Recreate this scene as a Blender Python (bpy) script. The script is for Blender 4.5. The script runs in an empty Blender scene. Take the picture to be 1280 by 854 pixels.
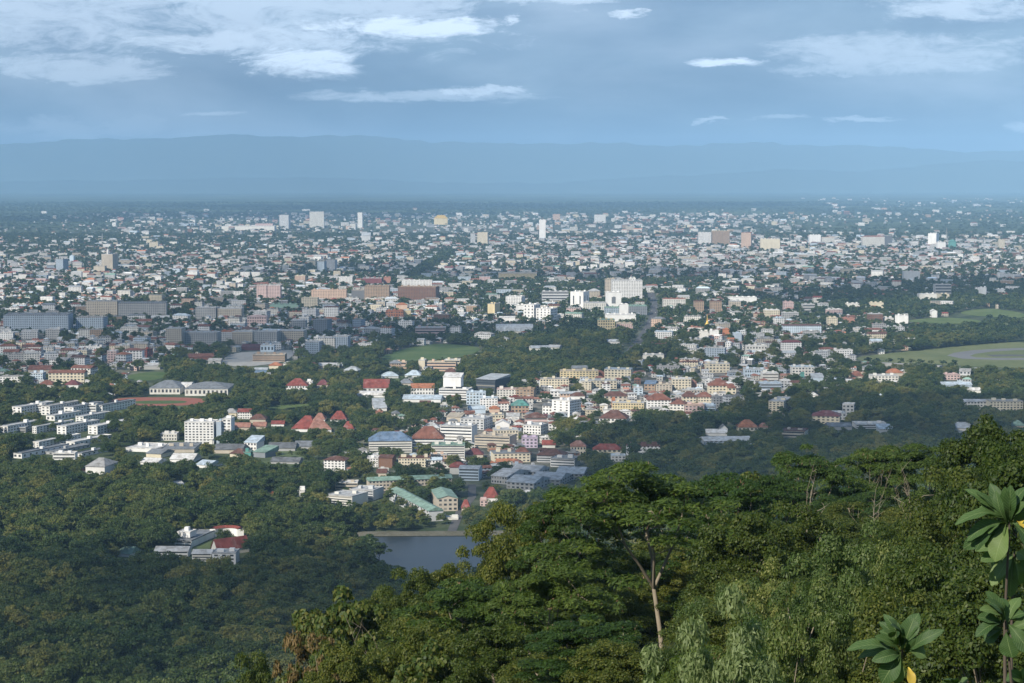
import bpy, bmesh, math, random
import numpy as np
from mathutils import Vector, Matrix

# ------------------------------------------------------------------ camera, light, sky
SC = bpy.context.scene
COL = SC.collection
F = 2500.0                     # focal length in pixels of the 1280 px wide photograph
EYE = 270.0                    # eye height above the plain
PITCH = math.atan((427 - 222) / F)
SUN_EL, SUN_AZ = math.radians(36), math.radians(216.9)
SUN = Vector((math.sin(SUN_AZ) * math.cos(SUN_EL), math.cos(SUN_AZ) * math.cos(SUN_EL), math.sin(SUN_EL)))
SIGMA = 3.7e-5                 # density of the haze
EXPOSURE = 0.3

cam_d = bpy.data.cameras.new('camera')
cam_d.sensor_fit = 'HORIZONTAL'; cam_d.sensor_width = 36.0
cam_d.lens = 36.0 * F / 1280.0
cam_d.clip_start = 0.5; cam_d.clip_end = 90000.0
cam = bpy.data.objects.new('camera', cam_d); COL.objects.link(cam)
cam.location = (0, 0, EYE); cam.rotation_euler = (math.radians(90) - PITCH, 0, 0)
SC.camera = cam

sun_d = bpy.data.lights.new('sun', 'SUN'); sun_d.energy = 4.8; sun_d.angle = math.radians(0.5)
sun_d.color = (1.0, 0.93, 0.82)
sun = bpy.data.objects.new('sun', sun_d); COL.objects.link(sun)
sun.rotation_euler = SUN.to_track_quat('Z', 'Y').to_euler()
sun.location = (-600, -800, 900)

SC.view_settings.view_transform = 'Standard'; SC.view_settings.look = 'None'
SC.view_settings.gamma = 1.0; SC.view_settings.exposure = EXPOSURE
SC.view_settings.use_curve_mapping = False
SC.cycles.max_bounces = 5; SC.cycles.diffuse_bounces = 2; SC.cycles.glossy_bounces = 2
SC.cycles.transmission_bounces = 2; SC.cycles.transparent_max_bounces = 12; SC.cycles.volume_bounces = 1
SC.cycles.use_denoising = True

class NT:
    """small helper to write node trees"""
    def __init__(s, tree): s.t = tree; s.n = tree.nodes; s.l = tree.links
    def new(s, kind, **kw):
        n = s.n.new(kind)
        for k, v in kw.items(): setattr(n, k, v)
        return n
    def link(s, a, b): s.l.new(a, b)
    def put(s, sock, v):
        if isinstance(v, bpy.types.NodeSocket): s.l.new(v, sock)
        else: sock.default_value = v
    def math(s, op, a, b=0.0, c=None, clamp=False):
        n = s.new('ShaderNodeMath', operation=op, use_clamp=clamp)
        s.put(n.inputs[0], a); s.put(n.inputs[1], b)
        if c is not None: s.put(n.inputs[2], c)
        return n.outputs[0]
    def mix(s, fac, a, b, blend='MIX'):
        n = s.new('ShaderNodeMix', data_type='RGBA', blend_type=blend)
        s.put(n.inputs[0], fac); s.put(n.inputs[6], a); s.put(n.inputs[7], b)
        return n.outputs[2]
    def noise(s, vec, scale, detail=4, rough=0.55, dist=0.0):
        n = s.new('ShaderNodeTexNoise'); n.inputs['Scale'].default_value = scale
        n.inputs['Detail'].default_value = detail; n.inputs['Roughness'].default_value = rough
        n.inputs['Distortion'].default_value = dist
        if vec is not None: s.l.new(vec, n.inputs['Vector'])
        return n.outputs[0]
    def ramp(s, fac, stops):
        n = s.new('ShaderNodeValToRGB'); e = n.color_ramp.elements
        while len(e) < len(stops): e.new(0.5)
        for i, (p, c) in enumerate(stops):
            e[i].position = p; e[i].color = c if len(c) == 4 else (*c, 1)
        s.put(n.inputs[0], fac); return n.outputs[0]
    def smooth(s, v, a, b):
        n = s.new('ShaderNodeMapRange', interpolation_type='SMOOTHSTEP')
        s.put(n.inputs[0], v); n.inputs[1].default_value = a; n.inputs[2].default_value = b
        return n.outputs[0]

world = bpy.data.worlds.new('World'); SC.world = world; world.use_nodes = True
W = NT(world.node_tree); W.n.clear()
SKY_STRENGTH = 0.12
sky = W.new('ShaderNodeTexSky', sky_type='NISHITA', sun_disc=False, sun_elevation=SUN_EL, sun_rotation=SUN_AZ,
            air_density=1.0, dust_density=0.6, ozone_density=2.0, altitude=300)
geo = W.new('ShaderNodeTexCoord'); sep = W.new('ShaderNodeSeparateXYZ'); W.link(geo.outputs['Generated'], sep.inputs[0])
ay = W.math('MAXIMUM', sep.outputs[1], 0.02)
U = W.math('DIVIDE', sep.outputs[0], ay); V = W.math('DIVIDE', sep.outputs[2], ay)   # direction on a sky plane to the east
cmb = W.new('ShaderNodeCombineXYZ'); W.link(U, cmb.inputs[0]); W.link(W.math('MULTIPLY', V, 3.2), cmb.inputs[1])
nz = W.noise(cmb.outputs[0], 22, 10, 0.66, 0.8)
nz3 = W.noise(cmb.outputs[0], 75, 8, 0.7, 1.2)
nz2 = W.noise(cmb.outputs[0], 5, 5, 0.55, 0.2)
wob = W.math('MULTIPLY', W.math('SUBTRACT', W.noise(cmb.outputs[0], 40, 6, 0.65), 0.5), 0.012)
Vw = W.math('ADD', V, wob); Uw = W.math('ADD', U, W.math('MULTIPLY', wob, 4.0))
CLOUDS = [  # centre and half size in photo pixels, strength, how ragged
    (300, 20, 420, 62, 0.55, 0.9), (330, 52, 240, 26, 0.7, 0.8), (375, 76, 90, 28, 1.1, 0.75), (500, 36, 200, 17, 1.05, 0.7),
    (80, 85, 190, 24, 0.55, 0.8), (40, 20, 260, 60, 0.55, 0.6),
    (520, 122, 190, 8, 0.5, 0.6), (598, 116, 66, 8, 0.8, 0.5), (905, 79, 56, 8, 1.2, 0.3), (782, 20, 34, 6, 0.9, 0.25), (640, 27, 16, 9, 0.9, 0.3),
    (1075, 151, 60, 5, 0.5, 0.3), (888, 150, 22, 4, 0.6, 0.15), (270, 142, 48, 5, 0.5, 0.3), (1130, 70, 220, 32, 0.5, 0.6),
    (1200, 10, 120, 20, 0.6, 0.6), (1050, 88, 110, 12, 0.45, 0.5), (690, 2, 120, 8, 0.6, 0.5), (970, 148, 40, 4, .35, .3), (120, 160, 260, 22, 0.3, 0.7), (1275, 158, 30, 10, 0.5, 0.3)]
total = None
for (cx, cy, rx, ry, s, rag) in CLOUDS:
    u0, v0 = (cx - 640) / F, (222 - cy) / F
    du = W.math('DIVIDE', W.math('SUBTRACT', Uw, u0), rx / F); dv = W.math('DIVIDE', W.math('SUBTRACT', Vw, v0), ry / F)
    q = W.math('SUBTRACT', 1.0, W.math('ADD', W.math('MULTIPLY', du, du), W.math('MULTIPLY', dv, dv)))
    q = W.math('ADD', q, W.math('MULTIPLY', W.math('SUBTRACT', nz, 0.5), 5.0 * rag))
    q = W.math('MULTIPLY', W.smooth(W.math('ADD', q, W.math('MULTIPLY', W.math('SUBTRACT', nz3, 0.5), 1.3)), -0.1, 1.15), s)
    edge = W.math('ADD', W.math('MULTIPLY', du, du), W.math('MULTIPLY', dv, dv))
    q = W.math('MULTIPLY', q, W.smooth(edge, 2.2, 0.5))
    total = q if total is None else W.math('MAXIMUM', total, q)
veil = W.math('MULTIPLY', W.smooth(nz2, 0.42, 0.72), 0.30)
total = W.math('MAXIMUM', total, veil)
# grey blue cloud deck over most of the dome, brighter cumulus inside it
deck = W.mix(0.8, sky.outputs[0], (1.08, 1.82, 3.12, 1))
dk = W.noise(cmb.outputs[0], 9, 6, 0.6, 0.4)
deck = W.mix(W.smooth(dk, 0.38, 0.66), W.mix(1.0, deck, (0.84, 0.86, 0.89, 1), 'MULTIPLY'), W.mix(1.0, deck, (1.12, 1.10, 1.06, 1), 'MULTIPLY'))
lowv = W.smooth(V, 0.012, 0.085)
deck = W.mix(lowv, W.mix(1.0, deck, (0.42, 0.56, 0.68, 1), 'MULTIPLY'), deck)
colour = W.mix(total, deck, (6.6, 7.7, 9.0, 1))
bg = W.new('ShaderNodeBackground'); W.link(colour, bg.inputs[0]); bg.inputs[1].default_value = SKY_STRENGTH
wo = W.new('ShaderNodeOutputWorld'); W.link(bg.outputs[0], wo.inputs[0])
world.cycles.sampling_method = 'MANUAL'; world.cycles.sample_map_resolution = 512

# ------------------------------------------------------------------ helpers
rng = np.random.default_rng(7)
random.seed(7)
CP, SP = math.cos(PITCH), math.sin(PITCH)

def ray(px, py):
    u, v = (np.asarray(px, float) - 640) / F, (np.asarray(py, float) - 427) / F
    return u, CP - v * SP, -SP - v * CP

def gp(px, py, z=0.0):
    """where the sight line through a pixel of the photograph meets height z"""
    dx, dy, dz = ray(px, py); t = (z - EYE) / dz
    return dx * t, dy * t

def at(px, py, dist):
    dx, dy, dz = ray(px, py); t = dist / dy
    return float(dx * t), float(dist), float(EYE + dz * t)

def proj(x, y, z):
    z = np.asarray(z, float) - EYE
    fw = y * CP - z * SP; up = y * SP + z * CP
    return 640 + F * x / fw, 427 - F * up / fw

def interp(v, xs, ys): return np.interp(v, xs, ys)

def terrain(x, y):
    x = np.asarray(x, float); y = np.asarray(y, float)
    m = interp(y, [-120, 0, 10, 20, 40, 70, 120, 250, 400, 600, 800, 1000, 1300], [290, 268.3, 264, 257, 242, 222, 195, 142, 98, 58, 32, 13, 0])
    r = interp(y, [-120, 0, 14, 40, 70, 100, 130, 160, 220, 260, 320, 450, 700, 1000, 1300],
               [290, 268.3, 265.5, 256, 248, 243, 238, 233, 222, 212, 186, 130, 50, 10, -5])
    c = np.where(x > 10, np.minimum(0.12 * (x - 10), 7), 0.3 * (np.maximum(x, -10) - 10) + 0.85 * np.minimum(x + 10, 0))
    c = c * np.clip(y / 60, 0, 1) * np.clip((1250 - y) / 500, 0, 1)
    r = r + c
    t = np.maximum(m, r)
    lump = 1.6 * np.sin(x * 0.11 + 1.3) * np.sin(y * 0.09) * np.clip((y - 30) / 60, 0, 1) * np.clip((1200 - y) / 400, 0, 1)
    return np.maximum(t + lump, 0.0)

def set_attr(me, name, kind, dom, vals, prop):
    a = me.attributes.new(name, kind, dom); a.data.foreach_set(prop, np.asarray(vals, np.float32).ravel())

def np_mesh(name, verts, polys, mats=(), mat_idx=None, uv=None, col=None, smooth=False):
    """mesh from numpy: polys is a list of (n,k) index arrays"""
    me = bpy.data.meshes.new(name)
    verts = np.asarray(verts, np.float32)
    me.vertices.add(len(verts)); me.vertices.foreach_set('co', verts.ravel())
    polys = [np.asarray(p, np.int32) for p in polys if len(p)]
    loops = np.concatenate([p.ravel() for p in polys]); sizes = np.concatenate([np.full(len(p), p.shape[1], np.int32) for p in polys])
    me.loops.add(len(loops)); me.loops.foreach_set('vertex_index', loops)
    me.polygons.add(len(sizes)); starts = np.concatenate([[0], np.cumsum(sizes)[:-1]]).astype(np.int32)
    me.polygons.foreach_set('loop_start', starts)
    if mat_idx is not None: me.polygons.foreach_set('material_index', np.asarray(mat_idx, np.int32))
    me.polygons.foreach_set('use_smooth', np.full(len(sizes), smooth))
    for m in mats: me.materials.append(m)
    me.update(calc_edges=True)
    if uv is not None:
        l = me.uv_layers.new(name='UVMap'); l.data.foreach_set('uv', np.asarray(uv, np.float32).ravel())
    if col is not None: set_attr(me, 'tint', 'FLOAT_COLOR', 'FACE', col, 'color')
    return me

def link(name, me, parent=None, loc=None, rot=0.0, scale=None, color=None):
    o = bpy.data.objects.new(name, me); COL.objects.link(o)
    if parent is not None: o.parent = parent
    if loc is not None: o.location = loc
    if rot: o.rotation_euler = (0, 0, rot)
    if scale is not None: o.scale = scale
    if color is not None: o.color = (*color[:3], 1)
    return o

def tag(o, label=None, cat=None, group=None, kind=None):
    if label: o['label'] = label
    if cat: o['category'] = cat
    if group: o['group'] = group
    if kind: o['kind'] = kind
    return o

class MB:
    """collects boxes, prisms and tubes into ONE mesh"""
    def __init__(s): s.v = []; s.f = {}; s.n = 0
    def add(s, v, faces):
        for f in faces: s.f.setdefault(len(f), []).append([i + s.n for i in f])
        s.v.extend(v); s.n += len(v)
    def box(s, x0, x1, y0, y1, z0, z1):
        s.add([(x0, y0, z0), (x1, y0, z0), (x1, y1, z0), (x0, y1, z0), (x0, y0, z1), (x1, y0, z1), (x1, y1, z1), (x0, y1, z1)],
              [(0, 1, 5, 4), (1, 2, 6, 5), (2, 3, 7, 6), (3, 0, 4, 7), (4, 5, 6, 7), (3, 2, 1, 0)])
    def tube(s, pts, rad, k=6):
        pts = [Vector(p) for p in pts]; base = []
        for i, p in enumerate(pts):
            d = (pts[min(i + 1, len(pts) - 1)] - pts[max(i - 1, 0)]).normalized()
            a = d.orthogonal().normalized(); b = d.cross(a)
            if i and base:
                a = (pa - d * pa.dot(d)).normalized(); b = d.cross(a)
            pa = a
            base += [tuple(p + (a * math.cos(t) + b * math.sin(t)) * rad[i]) for t in [2 * math.pi * j / k for j in range(k)]]
        fs = []
        for i in range(len(pts) - 1):
            for j in range(k):
                fs.append((i * k + j, i * k + (j + 1) % k, (i + 1) * k + (j + 1) % k, (i + 1) * k + j))
        s.add(base, fs)
    def mesh(s, name, mat=None, smooth=False):
        return np_mesh(name, s.v, [np.array(v) for k, v in sorted(s.f.items())], [mat] if mat else [], smooth=smooth)

# ------------------------------------------------------------------ materials
def material(name):
    m = bpy.data.materials.new(name); m.use_nodes = True; t = NT(m.node_tree); t.n.clear()
    out = t.new('ShaderNodeOutputMaterial'); return m, t, out

def principled(t, out, base, rough=0.7, spec=0.3, normal=None, metallic=0.0):
    p = t.new('ShaderNodeBsdfPrincipled'); t.put(p.inputs['Base Color'], base); t.put(p.inputs['Roughness'], rough)
    p.inputs['Specular IOR Level'].default_value = spec; p.inputs['Metallic'].default_value = metallic
    if normal is not None: t.link(normal, p.inputs['Normal'])
    t.link(p.outputs[0], out.inputs[0]); return p

def tinted(name, rough=0.8, dirt=0.35, scale=0.25, windows=False, attr=False):
    """paint or tiles in the object's own colour, weathered; windows=True adds rows of openings from the UV metres"""
    m, t, out = material(name)
    if attr:
        a = t.new('ShaderNodeAttribute'); a.attribute_name = 'tint'; base = a.outputs['Color']
    else:
        base = t.new('ShaderNodeObjectInfo').outputs['Color']
    g = t.new('ShaderNodeNewGeometry').outputs['Position']
    mp = t.new('ShaderNodeMapping'); mp.inputs['Scale'].default_value = (1, 1, 0.35); t.link(g, mp.inputs[0])
    n = t.noise(mp.outputs[0], scale, 5, 0.65)
    n2 = t.noise(g, scale * 9, 3, 0.6)
    k = t.math('ADD', t.math('MULTIPLY', t.smooth(n, 0.3, 0.75), dirt), t.math('MULTIPLY', n2, dirt * 0.4))
    base = t.mix(k, base, t.mix(1.0, base, (0.42, 0.40, 0.37, 1), 'MULTIPLY'))
    if windows:
        uvn = t.new('ShaderNodeUVMap'); s = t.new('ShaderNodeSeparateXYZ'); t.link(uvn.outputs[0], s.inputs[0])
        u = t.math('FRACT', t.math('DIVIDE', s.outputs[0], 3.6)); v = t.math('FRACT', t.math('DIVIDE', s.outputs[1], 3.1))
        wm = t.math('MULTIPLY', t.math('MULTIPLY', t.math('GREATER_THAN', u, 0.22), t.math('LESS_THAN', u, 0.74)),
                    t.math('MULTIPLY', t.math('GREATER_THAN', v, 0.30), t.math('LESS_THAN', v, 0.78)))
        base = t.mix(wm, base, (0.045, 0.05, 0.055, 1))
        rough = t.math('SUBTRACT', rough, t.math('MULTIPLY', wm, 0.45))
    base = t.mix(t.math('MULTIPLY', t.smooth(t.noise(g, scale * 0.6, 4, 0.7), 0.52, 0.72), dirt * 0.5), base, t.mix(0.5, base, (0.42, 0.40, 0.38, 1)))
    principled(t, out, base, rough)
    return m

M = {}
M['wall'] = tinted('painted_wall', 0.85, 0.30, 0.12)
M['facade'] = tinted('windowed_facade', 0.85, 0.30, 0.12, windows=True)
M['roof'] = tinted('roofing', 0.8, 0.85, 0.22)
M['far_wall'] = tinted('distant_wall', 0.85, 0.3, 0.05, attr=True)
M['far_facade'] = tinted('distant_facade', 0.85, 0.3, 0.05, windows=True, attr=True)
m, t, out = material('window_glass'); oi = t.new('ShaderNodeObjectInfo')
principled(t, out, t.ramp(oi.outputs['Random'], [(0, (0.03, 0.038, 0.045)), (0.6, (0.06, 0.065, 0.07)), (0.85, (0.14, 0.13, 0.12)), (1, (0.30, 0.28, 0.24))]), 0.2, 0.5); M['glass'] = m
m, t, out = material('asphalt')
g = t.new('ShaderNodeNewGeometry').outputs['Position']
principled(t, out, t.mix(t.noise(g, 0.08, 6), (0.05, 0.05, 0.05, 1), (0.13, 0.125, 0.12, 1)), 0.9); M['asphalt'] = m
m, t, out = material('worn_runway')
g = t.new('ShaderNodeNewGeometry').outputs['Position']
principled(t, out, t.mix(t.noise(g, 0.02, 7, 0.7), (0.09, 0.09, 0.09, 1), (0.24, 0.235, 0.225, 1)), 0.9); M['runway'] = m
m, t, out = material('concrete')
g = t.new('ShaderNodeNewGeometry').outputs['Position']
principled(t, out, t.mix(t.noise(g, 0.1, 6), (0.20, 0.19, 0.17, 1), (0.42, 0.41, 0.38, 1)), 0.9); M['concrete'] = m
m, t, out = material('running_track_rubber')
g = t.new('ShaderNodeNewGeometry').outputs['Position']
principled(t, out, t.mix(t.noise(g, 0.06, 5), (0.22, 0.075, 0.045, 1), (0.33, 0.12, 0.08, 1)), 0.9); M['track'] = m
m, t, out = material('gold_paint'); principled(t, out, (0.62, 0.40, 0.08, 1), 0.35, 0.5, metallic=0.4); M['gold'] = m

def grass_mat(name, a, b, scale=0.02):
    m, t, out = material(name); g = t.new('ShaderNodeNewGeometry').outputs['Position']
    n = t.math('ADD', t.math('MULTIPLY', t.noise(g, scale, 8, 0.65), 0.7), t.math('MULTIPLY', t.noise(g, scale * 14, 4), 0.3))
    principled(t, out, t.mix(t.smooth(n, 0.35, 0.65), (*a, 1), (*b, 1)), 0.95, 0.1); return m
M['field'] = grass_mat('mown_grass', (0.055, 0.098, 0.028), (0.105, 0.14, 0.05))
M['airgrass'] = grass_mat('airfield_grass', (0.105, 0.13, 0.05), (0.17, 0.18, 0.08), 0.008)
M['rough'] = grass_mat('rough_meadow', (0.075, 0.12, 0.035), (0.14, 0.17, 0.06), 0.015)
M['drygrass'] = grass_mat('dry_embankment_grass', (0.08, 0.075, 0.05), (0.15, 0.14, 0.105), 0.05)

# ground of the plain and the slope: earth, grass, fields, streets and yards
m, t, out = material('plain_ground')
g = t.new('ShaderNodeNewGeometry').outputs['Position']
n1 = t.noise(g, 0.0035, 8, 0.62); n2 = t.noise(g, 0.03, 5, 0.6); n3 = t.noise(g, 0.0009, 5, 0.55)
soil = t.mix(t.smooth(n2, 0.35, 0.65), (0.028, 0.048, 0.018, 1), (0.075, 0.09, 0.045, 1))
field = t.mix(t.smooth(n1, 0.5, 0.62), soil, (0.10, 0.13, 0.055, 1))
a = t.new('ShaderNodeAttribute'); a.attribute_name = 'urban'
urb = t.mix(t.smooth(n2, 0.42, 0.62), (0.06, 0.065, 0.05, 1), (0.23, 0.21, 0.185, 1))
base = t.mix(a.outputs['Fac'], field, urb)
vor = t.new('ShaderNodeTexVoronoi'); vor.inputs['Scale'].default_value = 0.0032; t.link(g, vor.inputs['Vector'])
sp2 = t.new('ShaderNodeSeparateXYZ'); t.link(g, sp2.inputs[0])
plots = t.mix(t.smooth(n3, 0.42, 0.60), t.mix(vor.outputs['Color'], (0.04, 0.065, 0.03, 1), (0.11, 0.14, 0.065, 1)), (0.035, 0.055, 0.03, 1))
base = t.mix(t.math('MULTIPLY', t.smooth(sp2.outputs[1], 9000, 13000), t.math('SUBTRACT', 1.0, a.outputs['Fac'])), base, plots)
principled(t, out, base, 0.95, 0.1); M['ground'] = m

m, t, out = material('mountain_forest')
g = t.new('ShaderNodeNewGeometry').outputs['Position']
principled(t, out, t.mix(t.noise(g, 0.002, 8, 0.65), (0.03, 0.05, 0.028, 1), (0.08, 0.10, 0.055, 1)), 0.95, 0.1); M['mountain'] = m

m, t, out = material('reservoir_water')
g = t.new('ShaderNodeNewGeometry').outputs['Position']
b = t.new('ShaderNodeBump'); b.inputs['Strength'].default_value = 0.12; b.inputs['Distance'].default_value = 0.3
t.link(t.noise(g, 0.5, 4), b.inputs['Height'])
principled(t, out, (0.016, 0.022, 0.026, 1), 0.32, 0.3, b.outputs[0]); M['water'] = m

def leaf_mat(name, dark, mid, light, trans=0.35, per_leaf=0.6, spec=0.25, rough=0.5, drift=0.0):
    """leaf colour differs from tree to tree and from leaf to leaf"""
    m, t, out = material(name)
    oi = t.new('ShaderNodeObjectInfo'); ge = t.new('ShaderNodeNewGeometry')
    r = t.math('ADD', t.math('MULTIPLY', oi.outputs['Random'], 1.0 - per_leaf), t.math('MULTIPLY', ge.outputs['Random Per Island'], per_leaf))
    colr = t.ramp(r, [(0.0, dark), (0.5, mid), (1.0, light)])
    if drift:
        pl = t.smooth(t.noise(oi.outputs['Location'], drift, 4, 0.6), 0.38, 0.62)
        colr = t.mix(pl, t.mix(1.0, colr, (0.72, 0.80, 0.66, 1), 'MULTIPLY'), t.mix(1.0, colr, (1.45, 1.22, 1.0, 1), 'MULTIPLY'))
    p = t.new('ShaderNodeBsdfPrincipled'); t.link(colr, p.inputs['Base Color']); p.inputs['Roughness'].default_value = rough
    p.inputs['Specular IOR Level'].default_value = spec
    tr = t.new('ShaderNodeBsdfTranslucent'); t.link(t.mix(1.0, colr, (1.3, 1.5, 0.6, 1), 'MULTIPLY'), tr.inputs[0])
    mx = t.new('ShaderNodeMixShader'); mx.inputs[0].default_value = trans
    t.link(p.outputs[0], mx.inputs[1]); t.link(tr.outputs[0], mx.inputs[2]); t.link(mx.outputs[0], out.inputs[0])
    return m
M['forest_leaf'] = leaf_mat('forest_leaves', (0.026, 0.052, 0.013), (0.060, 0.096, 0.024), (0.16, 0.165, 0.05), 0.25, 0.3, drift=0.012)
M['city_leaf'] = leaf_mat('city_tree_leaves', (0.022, 0.046, 0.014), (0.042, 0.074, 0.022), (0.095, 0.12, 0.038), 0.2, 0.35, drift=0.012)
M['feather_leaf'] = leaf_mat('feathery_leaves', (0.036, 0.068, 0.017), (0.062, 0.11, 0.027), (0.115, 0.17, 0.04), 0.45, 0.7, drift=0.07)
M['broad_leaf'] = leaf_mat('broad_leaves', (0.034, 0.060, 0.013), (0.068, 0.10, 0.022), (0.15, 0.17, 0.04), 0.42, 0.75, drift=0.09)
M['pale_leaf'] = leaf_mat('pale_leaves', (0.045, 0.080, 0.020), (0.10, 0.145, 0.04), (0.21, 0.24, 0.10), 0.35, 0.8, drift=0.09)
M['palest_leaf'] = leaf_mat('palest_leaves', (0.085, 0.12, 0.04), (0.17, 0.22, 0.085), (0.30, 0.35, 0.17), 0.42, 0.8)
M['vine_leaf'] = leaf_mat('vine_leaves', (0.03, 0.06, 0.014), (0.075, 0.11, 0.022), (0.17, 0.16, 0.04), 0.35, 0.8)
M['rust_leaf'] = leaf_mat('rusty_leaves', (0.08, 0.075, 0.025), (0.16, 0.11, 0.045), (0.24, 0.17, 0.07), 0.3, 0.8)
M['pod'] = leaf_mat('dry_seed_pods', (0.13, 0.075, 0.045), (0.22, 0.13, 0.08), (0.32, 0.22, 0.15), 0.3, 0.9)
m, t, out = material('pale_bark')
g = t.new('ShaderNodeNewGeometry').outputs['Position']
principled(t, out, t.mix(t.noise(g, 1.6, 6, 0.7), (0.14, 0.115, 0.08, 1), (0.36, 0.31, 0.23, 1)), 0.9, 0.15); M['bark'] = m
m, t, out = material('dark_bark')
principled(t, out, t.mix(t.noise(None, 3.0, 5), (0.06, 0.048, 0.035, 1), (0.14, 0.115, 0.09, 1)), 0.9, 0.15); M['dark_bark'] = m
# ------------------------------------------------------------------ layout of town and trees (0-9 per 80 px cell of the photo, mapped to the ground)
DROWS = [(240, '0000000000000000'), (250, '0000000000000111'), (262, '0000000000000111'), (274, '0122423334442111'),
         (288, '1233423323321000'), (303, '2333334467777777'), (321, '5555665567888777'), (340, '7777556655666665'),
         (360, '7777664443455644'), (380, '6755677443345111'), (400, '5437777851354410'), (422, '7777774210477410'),
         (447, '7764321100376300'), (470, '5411010014787431'), (490, '2100000049874211'), (515, '0000000875540000'),
         (545, '0000026841000000'), (580, '0000035652000000'), (610, '0000000230000000'), (640, '0000000000000000')]
DY = np.array([r[0] for r in DROWS], float)
DG = np.array([[int(c) for c in r[1]] for r in DROWS], float) / 9.0

def density(px, py):
    px = np.clip((np.asarray(px, float) - 40) / 80, 0, 14.999); i = px.astype(int); fx = px - i
    j = np.clip(np.searchsorted(DY, py) - 1, 0, len(DY) - 2); fy = np.clip((py - DY[j]) / (DY[j + 1] - DY[j]), 0, 1)
    a = DG[j, i] * (1 - fx) + DG[j, i + 1] * fx; b = DG[j + 1, i] * (1 - fx) + DG[j + 1, i + 1] * fx
    return a * (1 - fy) + b * fy

# open places, as ground polygons read off the photo
OPEN = {
    'playing_field': [(468, 449), (500, 437), (545, 429), (606, 434), (590, 444), (560, 449), (510, 452)],
    'campus_lawn': [(150, 475), (170, 466), (215, 465), (205, 473), (185, 477)],
    'airfield_grass': [(1058, 448), (1120, 441), (1200, 433), (1300, 425), (1300, 462), (1230, 459), (1160, 455), (1085, 453)],
    'golf_course_fairway': [(1190, 392), (1230, 385), (1275, 390), (1290, 398), (1240, 397)],
    'golf_course_rough': [(1120, 402), (1180, 396), (1240, 402), (1190, 406)],
    'reservoir': [(436, 673), (470, 672), (640, 671), (700, 690), (640, 712), (560, 719), (505, 721), (480, 704), (455, 690)],
    'running_track': [(138, 500), (160, 497), (235, 497), (262, 500), (252, 505), (225, 508), (160, 508), (140, 505)],
    'building_site': [(275, 452), (290, 441), (335, 439), (372, 437), (360, 452), (320, 458), (290, 459)],
    'meadow': [(325, 511), (350, 507), (395, 505), (405, 499), (392, 507), (350, 513)],
}
OPENG = {k: [tuple(float(c) for c in gp(*p)) for p in v] for k, v in OPEN.items()}
ROADS = {
    'avenue': ([(813, 366), (816, 374), (818, 386), (816, 396), (811, 408), (803, 421), (794, 432), (785, 444), (770, 456)], 15, 'asphalt'),
    'campus_road': ([(300, 482), (330, 470), (356, 462), (378, 452), (400, 447)], 12, 'asphalt'),
    'lane': ([(565, 664), (575, 640), (590, 622), (590, 606)], 7, 'asphalt'),
    'forest_road': ([(384, 594), (395, 585), (420, 572)], 7, 'asphalt'),
    'car_park_road': ([(132, 478), (142, 472), (158, 466)], 16, 'asphalt'),
}

def in_poly(x, y, poly):
    x = np.asarray(x); y = np.asarray(y); c = np.zeros(x.shape, bool); n = len(poly)
    for i in range(n):
        x0, y0 = poly[i]; x1, y1 = poly[(i + 1) % n]
        if y0 == y1: continue
        c ^= ((y0 > y) != (y1 > y)) & (x < (x1 - x0) * (y - y0) / (y1 - y0) + x0)
    return c

def near_road(x, y, margin):
    hit = np.zeros(np.shape(x), bool)
    for pts, w, _ in ROADS.values():
        g = [gp(*p) for p in pts]
        for (ax, ay), (bx, by) in zip(g[:-1], g[1:]):
            dx, dy = bx - ax, by - ay; tt = np.clip(((x - ax) * dx + (y - ay) * dy) / (dx * dx + dy * dy), 0, 1)
            hit |= np.hypot(x - ax - tt * dx, y - ay - tt * dy) < w / 2 + margin
    return hit

def open_ground(x, y, margin=3.0):
    hit = near_road(x, y, margin)
    for p in OPENG.values(): hit |= in_poly(x, y, p)
    return hit

# ------------------------------------------------------------------ ground, mountains, water, open places
ys = np.concatenate([np.arange(-120, 300, 4.0), np.arange(300, 1300, 20.0), np.geomspace(1300, 46500, 140)])
us = np.linspace(-1, 1, 171)
gx = (us[None, :] * (150 + 0.72 * np.maximum(ys, 0))[:, None]); gy = np.repeat(ys[:, None], len(us), 1)
gz = terrain(gx, gy)
vv = np.stack([gx, gy, gz], -1).reshape(-1, 3)
ii = np.arange(len(ys) * len(us)).reshape(len(ys), len(us))
qq = np.stack([ii[:-1, :-1], ii[:-1, 1:], ii[1:, 1:], ii[1:, :-1]], -1).reshape(-1, 4)
me = np_mesh('ground', vv, [qq], [M['ground']], smooth=True)
pxg, pyg = proj(vv[:, 0], np.maximum(vv[:, 1], 900), 0)
set_attr(me, 'urban', 'FLOAT', 'POINT', np.where(vv[:, 1] > 1300, np.clip(density(pxg, pyg) * 1.5, 0, 1), 0), 'value')
tag(link('ground', me), kind='structure')

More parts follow.
